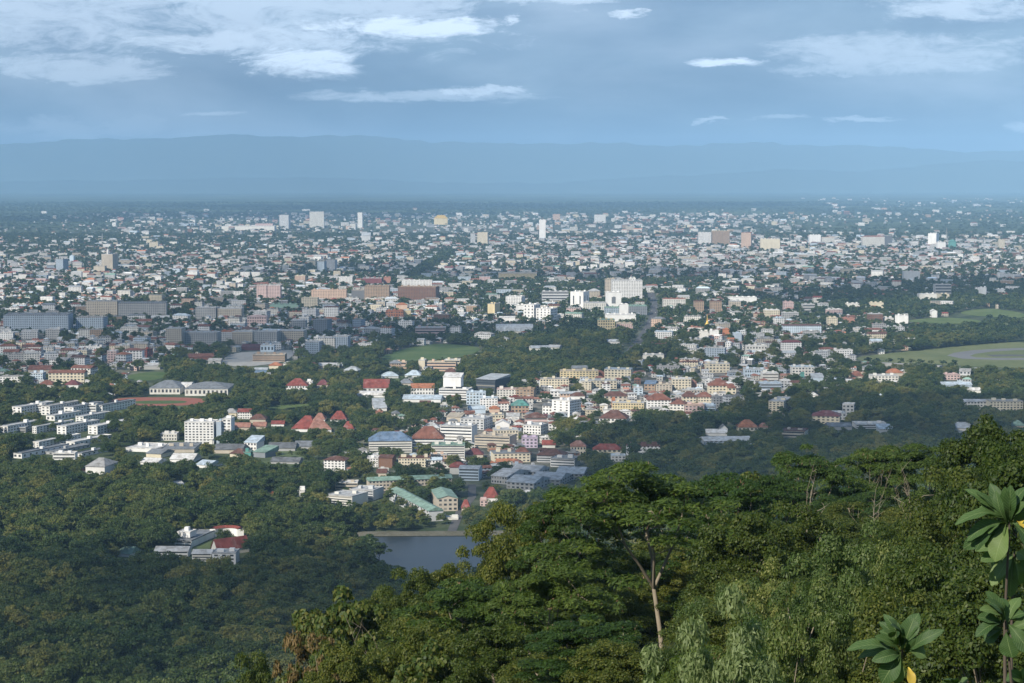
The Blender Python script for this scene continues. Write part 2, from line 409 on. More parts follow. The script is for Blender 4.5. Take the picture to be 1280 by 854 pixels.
def ridge(name, y0, y1, prof, seed, rough):
    nx, ny = 520, 30
    r = np.random.default_rng(seed); X = np.linspace(-21000, 21000, nx); T = np.linspace(0, 1, ny)
    P = 640 + F * X / (0.5 * (y0 + y1)); top = (222 - np.interp(P, [p[0] for p in prof], [p[1] for p in prof])) / F * (0.5 * (y0 + y1)) + EYE
    bump = np.zeros((ny, nx))
    for k in range(1, 22):
        f = 2 * math.pi * k * 1.5 / 12000; a = rough / k ** 0.9
        bump += a * np.sin(X[None, :] * f * r.uniform(.6, 1.5) + r.uniform(0, 6) + T[:, None] * r.uniform(-9, 9))
    sh = np.sin(np.pi * np.clip(T, 0, 1)) ** 0.8
    Z = (top[None, :] + bump) * sh[:, None]
    v = np.stack([np.repeat(X[None], ny, 0), np.repeat((y0 + (y1 - y0) * T)[:, None], nx, 1), np.maximum(Z, -0.5)], -1).reshape(-1, 3)
    i = np.arange(nx * ny).reshape(ny, nx); q = np.stack([i[:-1, :-1], i[:-1, 1:], i[1:, 1:], i[1:, :-1]], -1).reshape(-1, 4)
    tag(link(name, np_mesh(name, v, [q], [M['mountain']], smooth=True)), kind='structure')
ridge('mountains', 39000, 45500, [(-1500, 182), (0, 180), (100, 174), (260, 172), (420, 171), (520, 176), (640, 179), (760, 178), (860, 182), (950, 180), (1060, 184), (1200, 190), (1290, 188), (2500, 184)], 3, 26)
ridge('foothills', 35500, 38500, [(-1500, 234), (0, 228), (120, 226), (300, 221), (520, 227), (700, 228), (840, 221), (980, 211), (1070, 214), (1160, 207), (1240, 200), (1300, 205), (2500, 216)], 5, 14)

def sheet(name, poly, z, mat, kind='structure'):
    me = np_mesh(name, [(x, y, z) for x, y in poly], [np.array([list(range(len(poly)))])], [mat])
    if me.polygons[0].normal.z < 0: me.flip_normals()
    return tag(link(name, me), kind=kind)
def smooth_poly(poly, n=3):
    for _ in range(n):
        q = []
        for (x0, y0), (x1, y1) in zip(poly, poly[1:] + poly[:1]):
            q += [(x0 * .75 + x1 * .25, y0 * .75 + y1 * .25), (x0 * .25 + x1 * .75, y0 * .25 + y1 * .75)]
        poly = q
    return poly
for k, m in (('playing_field', 'field'), ('campus_lawn', 'field'), ('airfield_grass', 'airgrass'), ('golf_course_fairway', 'rough'),
             ('golf_course_rough', 'rough'), ('reservoir', 'water'), ('running_track', 'track'), ('building_site', 'concrete'), ('meadow', 'rough')):
    sheet(k, smooth_poly(OPENG[k]), 0.35 if k != 'reservoir' else 0.5, M[m])
def strip(name, pts, w, z, mat, ground=True):
    g = [Vector(gp(*p)) for p in pts] if ground else [Vector(p) for p in pts]; L_, R_ = [], []
    for i, p in enumerate(g):
        d = (g[min(i + 1, len(g) - 1)] - g[max(i - 1, 0)]).normalized(); n = Vector((-d.y, d.x)) * w / 2
        L_.append((*(p + n), z)); R_.append((*(p - n), z))
    n = len(g); f = [(i, i + n, i + n + 1, i + 1) for i in range(n - 1)]
    me = np_mesh(name, L_ + R_, [np.array(f)], [mat])
    if me.polygons[0].normal.z < 0: me.flip_normals()
    return tag(link(name, me), kind='structure')
for i, (k, (pts, w, m)) in enumerate(ROADS.items()): strip(k, pts, w, 0.20 + 0.02 * i, M[m])
# taxiway and runway turning loop on the airfield, infield of the running track
strip('taxiway', [(1300, 436), (1262, 437), (1228, 439), (1206, 442), (1198, 445), (1212, 448), (1245, 449), (1300, 449)], 34, 0.40, M['runway'])
strip('runway', [(1300, 445), (1262, 444.5), (1236, 445)], 30, 0.44, M['asphalt'])
sheet('track_infield', smooth_poly([gp(*p) for p in [(160, 501.5), (235, 500.8), (232, 505), (165, 505.5)]]), 0.40, M['field'])
# earth dam along the far shore
a0, a1 = Vector(gp(425, 671)), Vector(gp(720, 669)); dn = (a1 - a0).normalized(); dp = Vector((-dn.y, dn.x))
prof = [(-2, 0.5), (5, 2.2), (9, 2.3), (18, 0)]
vs = []; NS = 40
for s in range(NS + 1):
    p = a0.lerp(a1, s / NS); e = min(1, s / 4)
    for o_, z in prof: vs.append((*(p + dp * o_), z * (0.3 + 0.7 * e) if z > 0.2 else z))
fs = [(s * 4 + k, (s + 1) * 4 + k, (s + 1) * 4 + k + 1, s * 4 + k + 1) for s in range(NS) for k in range(3)]
tag(link('dam', np_mesh('reservoir_dam', vs, [np.array(fs)], [M['drygrass']])), 'long low earth dam with dry grass along the far shore of the reservoir', 'dam')
b = MB()
q = gp(1080, 457); q2 = gp(1176, 462)
d = Vector(q2) - Vector(q); n_ = Vector((-d.y, d.x)).normalized() * 6
vs = [(*(Vector(q) - n_), 0.1), (*(Vector(q2) - n_), 0.1), (*(Vector(q2) + n_), 0.1), (*(Vector(q) + n_), 0.1)]
vs += [(x, y, 5.5) for x, y, z in vs]
b.add(vs, [(0, 1, 5, 4), (1, 2, 6, 5), (2, 3, 7, 6), (3, 0, 4, 7), (4, 5, 6, 7)])
tag(link('retaining_wall', b.mesh('retaining_wall', M['concrete'])), 'long pale retaining wall below the airfield grass', 'wall')

# ------------------------------------------------------------------ air: one even haze round everything
m, t, out = material('haze_air')
pv = t.new('ShaderNodeVolumePrincipled'); pv.inputs['Color'].default_value = (0.37, 0.635, 0.94, 1)
pv.inputs['Density'].default_value = SIGMA; pv.inputs['Anisotropy'].default_value = -0.3
t.link(pv.outputs[0], out.inputs['Volume'])
b = MB(); b.box(-36000, 36000, -160, 47500, -2.0, 1230)
tag(link('haze', b.mesh('haze', m)), kind='stuff')

# ------------------------------------------------------------------ unseen clouds out of view, put in to throw shade on the plain
m, t, out = material('cloud_vapour')
df = t.new('ShaderNodeBsdfDiffuse'); df.inputs[0].default_value = (0.9, 0.9, 0.9, 1)
tp = t.new('ShaderNodeBsdfTransparent'); mx = t.new('ShaderNodeMixShader'); mx.inputs[0].default_value = 0.38
t.link(tp.outputs[0], mx.inputs[1]); t.link(df.outputs[0], mx.inputs[2]); t.link(mx.outputs[0], out.inputs[0])
cloud_mat = m
thin_mat = m.copy(); thin_mat.name = 'thin_cloud_vapour'; [n for n in thin_mat.node_tree.nodes if n.type == 'MIX_SHADER'][0].inputs[0].default_value = 0.14
def shade_cloud(px, py, rx, ry, seed, alt=1600, wob=0.35, ground=None, mat=None):
    """an unseen flat bottomed cumulus placed so that its shadow falls on the ground seen at that pixel; rx, ry in metres"""
    x, y = ground[:2] if ground else gp(px, py); c = Vector((x, y, ground[2] if ground else 0)) + SUN * (alt / SUN.z)
    bm = bmesh.new(); bmesh.ops.create_icosphere(bm, subdivisions=4, radius=1)
    r = random.Random(seed); ph = [[r.uniform(0, 6) for _ in range(3)] for _ in range(6)]
    for v in bm.verts:
        p = v.co.copy(); s = 0
        for k in range(6): s += math.sin(p.x * (2 + k * 1.3) + ph[k][0]) * math.sin(p.y * (2 + k * 1.3) + ph[k][1]) / (1 + 0.6 * k)
        v.co = p * (1 + wob * s); v.co.z = max(v.co.z, -0.15)
    me = bpy.data.meshes.new('shade_cloud'); bm.to_mesh(me); bm.free(); me.materials.append(mat or cloud_mat)
    for p in me.polygons: p.use_smooth = True
    tag(link('shade_cloud', me, None, c, 0, (rx, ry, min(rx, ry) * 0.35)), kind='structure')
CLOUD_SHADE = [(200, 790, 260, 190, 1650), (430, 740, 130, 120, 1650), (960, 575, 260, 240, 1650), (640, 600, 90, 60, 1650), (1110, 525, 230, 190, 1650),
               (200, 410, 460, 420, 1650), (400, 425, 200, 260, 1650), (420, 338, 250, 330, 1800), (1170, 362, 430, 480, 1800), (820, 345, 560, 260, 1800),  # last one added for dark and bright bands over the town
               (530, 418, 170, 220, 1650), (60, 450, 240, 260, 1650), (240, 270, 1500, 1500, 2200), (550, 258, 3000, 2000, 2800)]
soft_mat = m.copy(); soft_mat.name = 'soft_cloud_vapour'; [n for n in soft_mat.node_tree.nodes if n.type == 'MIX_SHADER'][0].inputs[0].default_value = 0.27
for i, (px, py, rx, ry, al) in enumerate(CLOUD_SHADE): shade_cloud(px, py, rx, ry, 20 + i, al, mat=soft_mat if (380 < py < 460 or py > 700) else None)
shade_cloud(870, 452, 230, 380, 62, 1650, .25, None, thin_mat)  # unseen thin cloud added to dim the eastern suburb
# ------------------------------------------------------------------ buildings
PAL = {'white': (0.80, 0.79, 0.76), 'offwhite': (0.70, 0.68, 0.62), 'cream': (0.68, 0.61, 0.46), 'yellow': (0.66, 0.55, 0.33), 'beige': (0.52, 0.46, 0.37),
       'grey': (0.40, 0.40, 0.39), 'lgrey': (0.56, 0.57, 0.57), 'dgrey': (0.17, 0.18, 0.19), 'pink': (0.58, 0.43, 0.40), 'peach': (0.62, 0.45, 0.34), 'bluegrey': (0.38, 0.45, 0.52),
       'lblue': (0.56, 0.66, 0.74), 'brown': (0.21, 0.115, 0.075), 'tan': (0.40, 0.29, 0.20), 'orange': (0.47, 0.19, 0.095), 'red': (0.29, 0.075, 0.055), 'rust': (0.25, 0.105, 0.07),
       'salmon': (0.40, 0.20, 0.145), 'rbrown': (0.155, 0.075, 0.055), 'blue': (0.16, 0.24, 0.36), 'green': (0.25, 0.38, 0.31), 'teal': (0.12, 0.32, 0.28),
       'silver': (0.50, 0.54, 0.57), 'slate': (0.24, 0.26, 0.28), 'lilac': (0.50, 0.42, 0.52), 'maroon': (0.20, 0.065, 0.065), 'glass': (0.06, 0.075, 0.09), 'gold': (0.62, 0.42, 0.1)}
WIN_MESH = {}
def window_mesh(w, h):
    """a framed opening: shallow reveal box set 6 cm proud, glass in it"""
    k = (round(w, 1), round(h, 1))
    if k not in WIN_MESH:
        b = MB(); b.box(-k[0] / 2, k[0] / 2, -0.06, 0.10, 0, k[1]); WIN_MESH[k] = b.mesh('window', M['glass'])
    return WIN_MESH[k]

def wall_mesh(w, d, h, mat, gable=None, hm=0):
    """four walls with UVs in metres; gable = 'x' or 'y' adds the gable triangles"""
    v = [(-w / 2, 0, 0), (w / 2, 0, 0), (w / 2, d, 0), (-w / 2, d, 0), (-w / 2, 0, h), (w / 2, 0, h), (w / 2, d, h), (-w / 2, d, h)]
    q = [(0, 1, 5, 4), (1, 2, 6, 5), (2, 3, 7, 6), (3, 0, 4, 7), (4, 5, 6, 7)]
    uv = []
    for L_ in (w, d, w, d): uv += [(0.3, 0), (L_ + 0.3, 0), (L_ + 0.3, h), (0.3, h)]
    uv += [(0, 0)] * 4
    tr = []
    if gable == 'x':
        v += [(-w / 2, d / 2, h + hm), (w / 2, d / 2, h + hm)]; tr = [(7, 4, 8), (5, 6, 9)]
    if gable == 'y':
        v += [(0, 0, h + hm), (0, d, h + hm)]; tr = [(4, 5, 8), (6, 7, 9)]
    uv += [(0, 0)] * (3 * len(tr))
    return np_mesh('wall', v, [np.array(q), np.array(tr)] if tr else [np.array(q)], [mat], uv=uv)

def roof_mesh(kind, w, d, h, hm, ov=0.6, th=0.25, bx=None):
    b = MB(); x, y0, y1 = w / 2 + ov, -ov, d + ov; z = h + 0.02
    if kind == 'f':      # slab with a low parapet and plant boxes
        b.box(-w / 2 - .15, w / 2 + .15, -.15, d + .15, z, z + 0.35)
        p = 0.9; b.box(-w / 2 - .15, w / 2 + .15, -.15, .1, z + .35, z + p); b.box(-w / 2 - .15, w / 2 + .15, d - .1, d + .15, z + .35, z + p)
        b.box(-w / 2 - .15, -w / 2 + .1, .1, d - .1, z + .35, z + p); b.box(w / 2 - .1, w / 2 + .15, .1, d - .1, z + .35, z + p)
        r = random.Random(int(w * 10 + d * 7)); n = 1 + int(w / 14)
        for i in range(n):
            bw = r.uniform(2.5, 5); cx = -w / 2 + (i + .5) * w / n + r.uniform(-1, 1); cy = r.uniform(.35, .7) * d; bh = r.uniform(1.6, 3.2)
            cx = max(-w / 2 + bw / 2 + .3, min(w / 2 - bw / 2 - .3, cx)); bd = min(3.5, d * .35)
            (b.box if bx is None else lambda *e: bx.append(e))(cx - bw / 2, cx + bw / 2, cy - bd / 2, cy + bd / 2, z + .35, z + .35 + bh)
        return b
    if kind in 'hg':     # ridge along x
        ins = min(d * 0.5, w * 0.4) if kind == 'h' else 0
        v = [(-x, y0, z), (x, y0, z), (x, y1, z), (-x, y1, z), (-x + ins * (1 if ins else 0), d / 2, z + hm), (x - ins, d / 2, z + hm)]
        low = [(a, c, e - th) for a, c, e in v[:4]]
        b.add(v + low, [(0, 1, 5, 4), (2, 3, 4, 5), (1, 2, 5), (3, 0, 4), (6, 7, 1, 0), (7, 8, 2, 1), (8, 9, 3, 2), (9, 6, 0, 3), (9, 8, 7, 6)])
    elif kind == 'e':    # ridge along y, gable to the front
        v = [(-x, y0, z), (x, y0, z), (x, y1, z), (-x, y1, z), (0, y0, z + hm), (0, y1, z + hm)]
        low = [(a, c, e - th) for a, c, e in v]
        b.add(v + low, [(1, 2, 5, 4), (3, 0, 4, 5), (6, 0, 3, 9), (7, 8, 2, 1), (0, 6, 10, 4), (4, 10, 7, 1), (10, 6, 9, 11), (7, 10, 11, 8), (5, 2, 8, 11), (3, 5, 11, 9)])
    elif kind == 'c':    # barrel vault along x
        n = 8; v = []
        for i in range(n + 1):
            a = math.pi * i / n; v += [(-x, d / 2 - math.cos(a) * (d / 2 + ov), z + math.sin(a) * hm), (x, d / 2 - math.cos(a) * (d / 2 + ov), z + math.sin(a) * hm)]
        f = [(2 * i, 2 * i + 1, 2 * i + 3, 2 * i + 2) for i in range(n)] + [tuple(2 * i for i in range(n, -1, -1)), tuple(2 * i + 1 for i in range(n + 1))]
        b.add(v, f)
    elif kind == 'm':    # lean-to falling to the front
        v = [(-x, y0, z), (x, y0, z), (x, y1, z + hm), (-x, y1, z + hm)]
        b.add(v + [(-x, y0, z - th), (x, y0, z - th), (x, y1, z - th), (-x, y1, z - th)], [(0, 1, 2, 3), (4, 5, 1, 0), (5, 6, 2, 1), (6, 7, 3, 2), (7, 4, 0, 3), (7, 6, 5, 4)])
    return b

LAND = []        # (x0, x1, top, base, distance) of every placed building in the photo, so that trees do not bury it
FOOT = []        # (x, y, radius) footprints
LABELS = set()
def fresh(label):
    assert label not in LABELS, label
    assert 4 <= len(label.split()) <= 16, label
    LABELS.add(label); return label

def block(root, w, d, h, wall, roof, win, ox=0.0, oy=0.0, oz=0.0, rot=0.0, side=0, k=1.0, facade=False):
    """walls, roof and openings of one wing as parts of a building"""
    rk, rc, hm = roof
    T = Matrix.Translation((ox, oy, oz)) @ Matrix.Rotation(rot, 4, 'Z')
    wm = wall_mesh(w, d, h, M['facade' if facade else 'wall'], {'g': 'x', 'e': 'y'}.get(rk), hm)
    wo_ = link('wall', wm, root, color=PAL[wall]); wo_.matrix_local = T
    bx = [] if rk == 'f' and not facade else None
    ro = link('roof', roof_mesh(rk, w, d, h, hm, bx=bx).mesh('roof', M['roof']), root, color=PAL[rc]); ro.matrix_local = T
    for e in bx or ():
        q = MB(); q.box(*e); link('stair_box', q.mesh('stair_box', M['wall']), ro, color=PAL[wall])
    if not win: return
    if win[0] == 'b':    # bands: a dark strip on every floor stands in for balcony shade and windows
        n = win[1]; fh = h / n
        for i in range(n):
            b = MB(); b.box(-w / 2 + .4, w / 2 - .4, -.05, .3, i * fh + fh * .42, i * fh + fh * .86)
            o = link('dark_floor_band', b.mesh('dark_floor_band', M['glass']), root); o.matrix_local = T
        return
    rows, cols = win[0], win[1]; fh = h / rows
    def face(L_, n, M2):
        for i in range(rows):
            for j in range(n):
                ww = min(L_ / n * 0.55, 2.6); o = link('window', window_mesh(ww, fh * 0.48), root)
                o.matrix_local = T @ M2 @ Matrix.Translation((-L_ / 2 + (j + .5) * L_ / n, 0, i * fh + fh * .30))
    face(w, cols, Matrix.Identity(4))
    ns = win[2] if len(win) > 2 else 0
    if side and ns:
        if side > 0: face(d, ns, Matrix.Translation((w / 2, d / 2, 0)) @ Matrix.Rotation(math.pi / 2, 4, 'Z'))
        else: face(d, ns, Matrix.Translation((-w / 2, d / 2, 0)) @ Matrix.Rotation(-math.pi / 2, 4, 'Z'))

def L(px, py, wp, hp, d, rot, wall, roof, win, name, label, cat, facade=False, group=None, wings=()):
    """a building whose foot is seen at (px, py) in the photo and whose front is wp x hp photo pixels there"""
    x, y = gp(px, py); x, y = float(x), float(y); s = F / y
    a = math.radians(rot); w, h = wp / s / max(math.cos(a), 0.3), hp / s
    root = tag(link(name, None, None, (x, y, 0), a), fresh(label), cat, group)
    root.empty_display_size = 2
    rk, rc, hm = roof
    block(root, w, d, h, wall, (rk, rc, hm), win, side=(1 if rot < -3 else -1 if rot > 3 else 0), facade=facade)
    for (ox, oy, oz, ww, wd, wh, wwall, wroof, wwin) in wings:
        block(root, ww, wd, wh, wwall, wroof, wwin, ox, oy, oz, 0, facade=facade)
    ext = abs(d * math.sin(a)) * s
    LAND.append((px - wp / 2 - (ext if rot > 0 else 0), px + wp / 2 + (ext if rot < 0 else 0), py - hp - hm * s * .7, py, y))
    c = Vector((x, y)) + Vector((-math.sin(a), math.cos(a))) * d / 2
    n = max(1, int(max(w, d) / 12))
    for i in range(n):
        f = (i + .5) / n - .5
        if w > d: p = c + Vector((math.cos(a), math.sin(a))) * f * w
        else: p = c + Vector((-math.sin(a), math.cos(a))) * f * d
        FOOT.append((p.x, p.y, min(w, d) * .6 + 2))
    return root

f, h_, g_, e_, c_, m_ = 'fhgecm'
# --- far towers and big blocks on the plain
L(355, 286, 12, 17, 25, -20, 'lgrey', (f, 'grey', 0), 0, 'tower_block', 'grey-white tower block, left of the three tall ones far out at the upper left', 'tower', True)
L(396, 285, 18, 20, 28, 0, 'offwhite', (f, 'lgrey', 0), 0, 'tower_block', 'broad pale tower block with ribbed front, middle of the three at the upper left', 'tower', True)
L(450, 285, 6, 19, 18, -15, 'white', (f, 'lgrey', 0), 0, 'tower_block', 'slim white tower block standing right of the two broad far towers', 'tower', True)
L(603, 308, 13, 17, 25, -10, 'cream', (f, 'cream', 0), 0, 'tower_block', 'cream tower block with a lower neighbour, left of the white needle tower', 'tower', True)
L(591, 306, 6, 14, 20, 0, 'lgrey', (f, 'grey', 0), 0, 'apartment_building', 'narrow grey block pressed against the left of the cream far tower', 'apartments', True)
L(678, 303, 8, 28, 22, 0, 'white', (f, 'white', 0), 0, 'tower_block', 'tall white needle-like tower alone in the middle of the far city', 'tower')
L(695.5, 277, 9, 9, 25, 0, 'peach', (f, 'rust', 0), 0, 'tower_block', 'peach block on the far edge of town behind the white needle tower', 'tower', True)
L(750, 279, 14, 10, 30, 0, 'white', (f, 'white', 0), 0, 'tower_block', 'white block with stepped top on the far edge, right of the peach block', 'tower', True)
L(881, 307, 16, 16, 28, 0, 'white', (f, 'white', 0), 0, 'hotel', 'plain white tower block joined to the left of the golden-tan hotel', 'hotel', True)
L(901, 307, 22, 18, 30, 0, 'tan', (f, 'cream', 0), 0, 'hotel', 'golden-tan hotel block with a dense dark grid of windows', 'hotel', True)
L(932.5, 311, 12, 20, 26, -15, 'peach', (f, 'rust', 0), 0, 'hotel', 'orange-peach tower block right of the golden-tan hotel', 'hotel', True)
L(963, 314, 24, 15, 30, 0, 'cream', (f, 'white', 0), 0, 'hotel', 'wide cream block right of the orange-peach tower', 'hotel')
L(1019, 306, 14, 12, 30, 0, 'white', (f, 'white', 0), 0, 'apartment_building', 'white stepped block, left half of the pair on the far right', 'apartments')
L(1035, 306, 16, 9, 30, 0, 'offwhite', (f, 'peach', 0), 0, 'apartment_building', 'lower off-white block, right half of the stepped pair on the far right', 'apartments', True)
L(1092, 310, 27, 14, 30, 0, 'offwhite', (h_, 'salmon', 4), 0, 'apartment_building', 'broad off-white block under a salmon roof on the far right', 'apartments', True)
L(1110, 309, 10, 14, 30, 0, 'dgrey', (f, 'grey', 0), 0, 'apartment_building', 'dark grey block touching the right of the salmon-roofed one', 'apartments', True)
L(1165, 308, 9, 16, 25, -35, 'white', (f, 'white', 0), 0, 'tower_block', 'white tower block with a dark side on the far right', 'tower')
L(1177, 313, 10, 10, 25, 0, 'white', (f, 'lgrey', 0), 0, 'apartment_building', 'low white block in front of the dark-sided white tower', 'apartments')
L(1191, 312, 8, 10, 25, 0, 'teal', (h_, 'teal', 8), 0, 'shopping_centre', 'dark teal green building among white ones on the far right', 'shop')
L(1252.5, 312, 7, 12, 22, 0, 'cream', (f, 'cream', 0), 0, 'tower_block', 'cream tower block near the right edge of the far city', 'tower', True)
L(134, 340, 15, 22, 30, -20, 'beige', (f, 'lgrey', 0), 0, 'tower_block', 'grey-beige slab tower with a mast on its roof at the middle left', 'tower', True, wings=((-3, 8, 51, 6, 6, 12, 'white', (f, 'white', 0), 0),))
L(124, 341, 14, 8, 30, 0, 'beige', (f, 'grey', 0), 0, 'car_park', 'low beige podium at the foot of the grey-beige slab tower', 'car park')
L(74.5, 340, 10, 16, 25, -25, 'bluegrey', (f, 'grey', 0), 0, 'tower_block', 'blue-grey tower block left of the grey-beige slab tower', 'tower', True)
L(89.5, 329, 5, 9, 18, 0, 'lblue', (f, 'lblue', 0), 0, 'water_tower', 'small light blue block behind the blue-grey tower block', 'block')
L(192, 312, 11, 9, 30, 0, 'cream', (f, 'cream', 0), 0, 'apartment_building', 'cream block with uneven roofs alone far out at the left', 'apartments', True)
L(551, 281, 17, 8, 40, 0, 'yellow', (h_, 'gold', 18), 0, 'shopping_centre', 'golden yellow building on the far edge between the white towers', 'shop')
L(457.5, 303, 11, 8, 40, 0, 'lgrey', (c_, 'silver', 14), 0, 'exhibition_hall', 'small hall with a silvery arched front below the slim white tower', 'hall')
L(310, 289, 66, 6, 90, 0, 'offwhite', (f, 'lgrey', 0), 0, 'shopping_centre', 'very long low white shopping centre left of the far grey tower', 'shop')
L(330, 288, 22, 8, 60, 0, 'pink', (f, 'pink', 0), 0, 'shopping_centre', 'pink block at the right end of the long white shopping centre', 'shop')
L(401, 343, 9, 16, 25, -10, 'bluegrey', (f, 'grey', 0), 0, 'apartment_building', 'blue-grey apartment tower, left one of a pair above the peach rows', 'apartments', True)
L(413, 341, 12, 16, 25, -10, 'lgrey', (f, 'grey', 0), 0, 'apartment_building', 'light grey apartment tower, right one of a pair above the peach rows', 'apartments', True)
L(375, 353, 13, 8, 25, 0, 'peach', (f, 'cream', 0), 0, 'apartment_building', 'peach apartment block with cream trim behind the pinkish twin towers', 'apartments', True)
L(432, 357, 17, 10, 25, 0, 'white', (f, 'white', 0), 0, 'apartment_building', 'white double block behind the brown hotels on their left', 'apartments', True)
L(465, 357, 24, 9, 30, 0, 'maroon', (f, 'lgrey', 0), 0, 'shopping_centre', 'crimson low building behind the tan hotel', 'shop')
L(484, 356, 9, 9, 25, 0, 'salmon', (f, 'salmon', 0), 0, 'apartment_building', 'salmon block between the crimson building and the white crowned hotel', 'apartments')
L(647, 350, 48, 8, 25, 0, 'yellow', (g_, 'beige', 3), 0, 'school_building', 'long yellow school building in the middle of the city', 'school', True)
# --- hospital and the white towers round it
L(762, 375, 12, 26, 30, -12, 'beige', (f, 'beige', 0), 0, 'hospital_block', 'beige slab at the left of the tall white hospital tower', 'hospital', True)
L(784, 378, 38, 27, 45, 0, 'white', (f, 'lgrey', 0), 0, 'hospital_block', 'tall wide white hospital tower with vertical ribs', 'hospital', True, wings=((12, 6, 47.4, 14, 20, 4, 'white', (f, 'white', 0), 0),))
L(767, 388, 19, 22, 30, 0, 'white', (f, 'white', 0), 0, 'hospital_block', 'white block with a dark square recess in front of the tall hospital tower', 'hospital', False, wings=((0, -.3, 14, 8, .6, 12, 'dgrey', (f, 'dgrey', 0), 0),))  # dark slab on the front stands in for the shaded recess
L(721, 387, 16, 22, 30, -25, 'white', (f, 'white', 0), (1, 2, 2), 'hospital_block', 'white tower with tall dark slots left of the hospital podium', 'hospital')
L(694, 379, 33, 14, 35, 0, 'lgrey', (f, 'grey', 0), ('b', 4), 'hospital_block', 'grey-white stepped hospital wing left of the slotted white tower', 'hospital')
L(744, 389, 28, 10, 35, 0, 'offwhite', (f, 'lgrey', 0), 0, 'hospital_block', 'low white hospital podium between the slotted and recessed white blocks', 'hospital', True)
L(743, 374, 14, 10, 30, 0, 'beige', (h_, 'lgrey', 5), 0, 'hospital_block', 'beige block with a domed grey roof behind the white hospital podium', 'hospital', True)
L(766, 393, 20, 8, 30, 0, 'bluegrey', (f, 'green', 0), 0, 'hospital_block', 'grey hospital wing with a green roof below the recessed white block', 'hospital', True)
L(797, 394, 24, 11, 40, 0, 'slate', (f, 'green', 0), 0, 'hospital_block', 'dark glazed hospital wing with a green roof at the foot of the tower', 'hospital', True)
L(780, 398, 11, 17, 25, 0, 'white', (f, 'white', 0), 0, 'hospital_block', 'narrow plain white block in front of the green-roofed hospital wings', 'hospital')
L(776, 402, 38, 8, 35, 0, 'white', (f, 'white', 0), 0, 'hospital_block', 'long low white building in front of the hospital beside the avenue', 'hospital')
L(758, 414, 21, 14, 25, 0, 'yellow', (f, 'green', 0), (4, 7), 'apartment_building', 'yellow block with a pale green roof edge below the hospital', 'apartments')
L(781, 412, 20, 7, 25, 0, 'pink', (f, 'beige', 0), 0, 'shop_row', 'pinkish low block right of the yellow one below the hospital', 'shops', True)
L(642, 383, 20, 12, 30, -15, 'white', (f, 'white', 0), 0, 'apartment_building', 'white block at the upper left of the white cluster beside the wood', 'apartments', True)
L(661, 401, 13, 20, 25, -30, 'white', (f, 'white', 0), (5, 3, 4), 'apartment_building', 'tallest white block in the cluster beside the wood', 'apartments')
L(650, 391, 10, 9, 20, 0, 'white', (f, 'offwhite', 0), 0, 'apartment_building', 'small plain white block in the middle of the white cluster', 'apartments')
L(679, 402, 18, 16, 28, -30, 'white', (f, 'white', 0), (5, 4, 5), 'apartment_building', 'white block with a shaded ribbed side at the right of the white cluster', 'apartments')
L(698, 401, 14, 7, 25, 0, 'offwhite', (f, 'white', 0), 0, 'apartment_building', 'low off-white wing at the right end of the white cluster', 'apartments', True)
L(614, 395, 9, 15, 20, -30, 'yellow', (f, 'grey', 0), 0, 'apartment_building', 'orange-yellow and grey block standing at the edge of the wood', 'apartments', False)
L(634, 402, 20, 5, 20, 0, 'white', (g_, 'white', 2), 0, 'hall', 'low white roofed hall left of the white cluster', 'hall')
L(643, 418, 46, 4, 45, 0, 'offwhite', (c_, 'silver', 11), 0, 'sports_hall', 'broad hall with a curved silvery roof in the wood', 'hall')
L(676, 440, 22, 5, 25, 10, 'offwhite', (g_, 'silver', 3), 0, 'hall', 'pale metal-roofed hall half sunk in the wood, left one', 'hall')
L(692, 439, 14, 5, 22, -12, 'offwhite', (g_, 'lgrey', 3), 0, 'hall', 'pale metal-roofed hall half sunk in the wood, right one', 'hall')
L(766, 430, 17, 3, 22, 0, 'lgrey', (g_, 'silver', 3), 0, 'hall', 'silvery roofed shed at the wood edge above the shop streets', 'hall')
# --- brown hotels and the rows around them
L(471, 377, 31, 19, 40, 0, 'tan', (f, 'tan', 0), 0, 'hotel', 'tan-brown stepped hotel block left of the dark brown one', 'hotel', True)
L(521, 377, 48, 18, 45, -8, 'brown', (f, 'tan', 0), 0, 'hotel', 'dark brown wide hotel block with a paler cornice', 'hotel', True)
L(521, 363, 38, 12, 30, 0, 'white', (f, 'white', 0), 0, 'hotel', 'bright white stepped block rising behind the dark brown hotel', 'hotel', True)
L(449, 375, 19, 12, 35, 0, 'dgrey', (f, 'beige', 0), 0, 'shopping_centre', 'dark grey block at the left of the tan-brown hotel', 'shop')
L(493, 399, 22, 10, 25, 0, 'orange', (f, 'orange', 0), (3, 7), 'apartment_building', 'bright orange block below the dark brown hotel', 'apartments')
L(509, 398, 9, 10, 22, 0, 'yellow', (f, 'lblue', 0), 0, 'apartment_building', 'yellow block with a blue roof edge beside the bright orange one', 'apartments')
L(502, 387, 14, 6, 20, 0, 'peach', (h_, 'orange', 4), 0, 'house', 'orange hipped roof villa between the brown hotel and the orange block', 'house')
L(411, 378, 44, 15, 30, 0, 'peach', (f, 'peach', 0), 0, 'apartment_building', 'long peach and cream apartment row left of the brown hotels', 'apartments', True)
L(387, 386, 21, 13, 25, 0, 'cream', (f, 'cream', 0), 0, 'apartment_building', 'cream block in front of the left end of the peach row', 'apartments', True)
L(414, 398, 18, 14, 25, 0, 'white', (f, 'rbrown', 0), 0, 'apartment_building', 'white block with a dark roof in front of the peach row', 'apartments', True)
L(327, 377, 13, 20, 25, -10, 'pink', (f, 'grey', 0), 0, 'apartment_building', 'left one of the pinkish grey twin towers', 'apartments', True)
L(342, 377, 17, 20, 28, 0, 'pink', (f, 'lgrey', 0), 0, 'apartment_building', 'right and wider one of the pinkish grey twin towers', 'apartments', True)
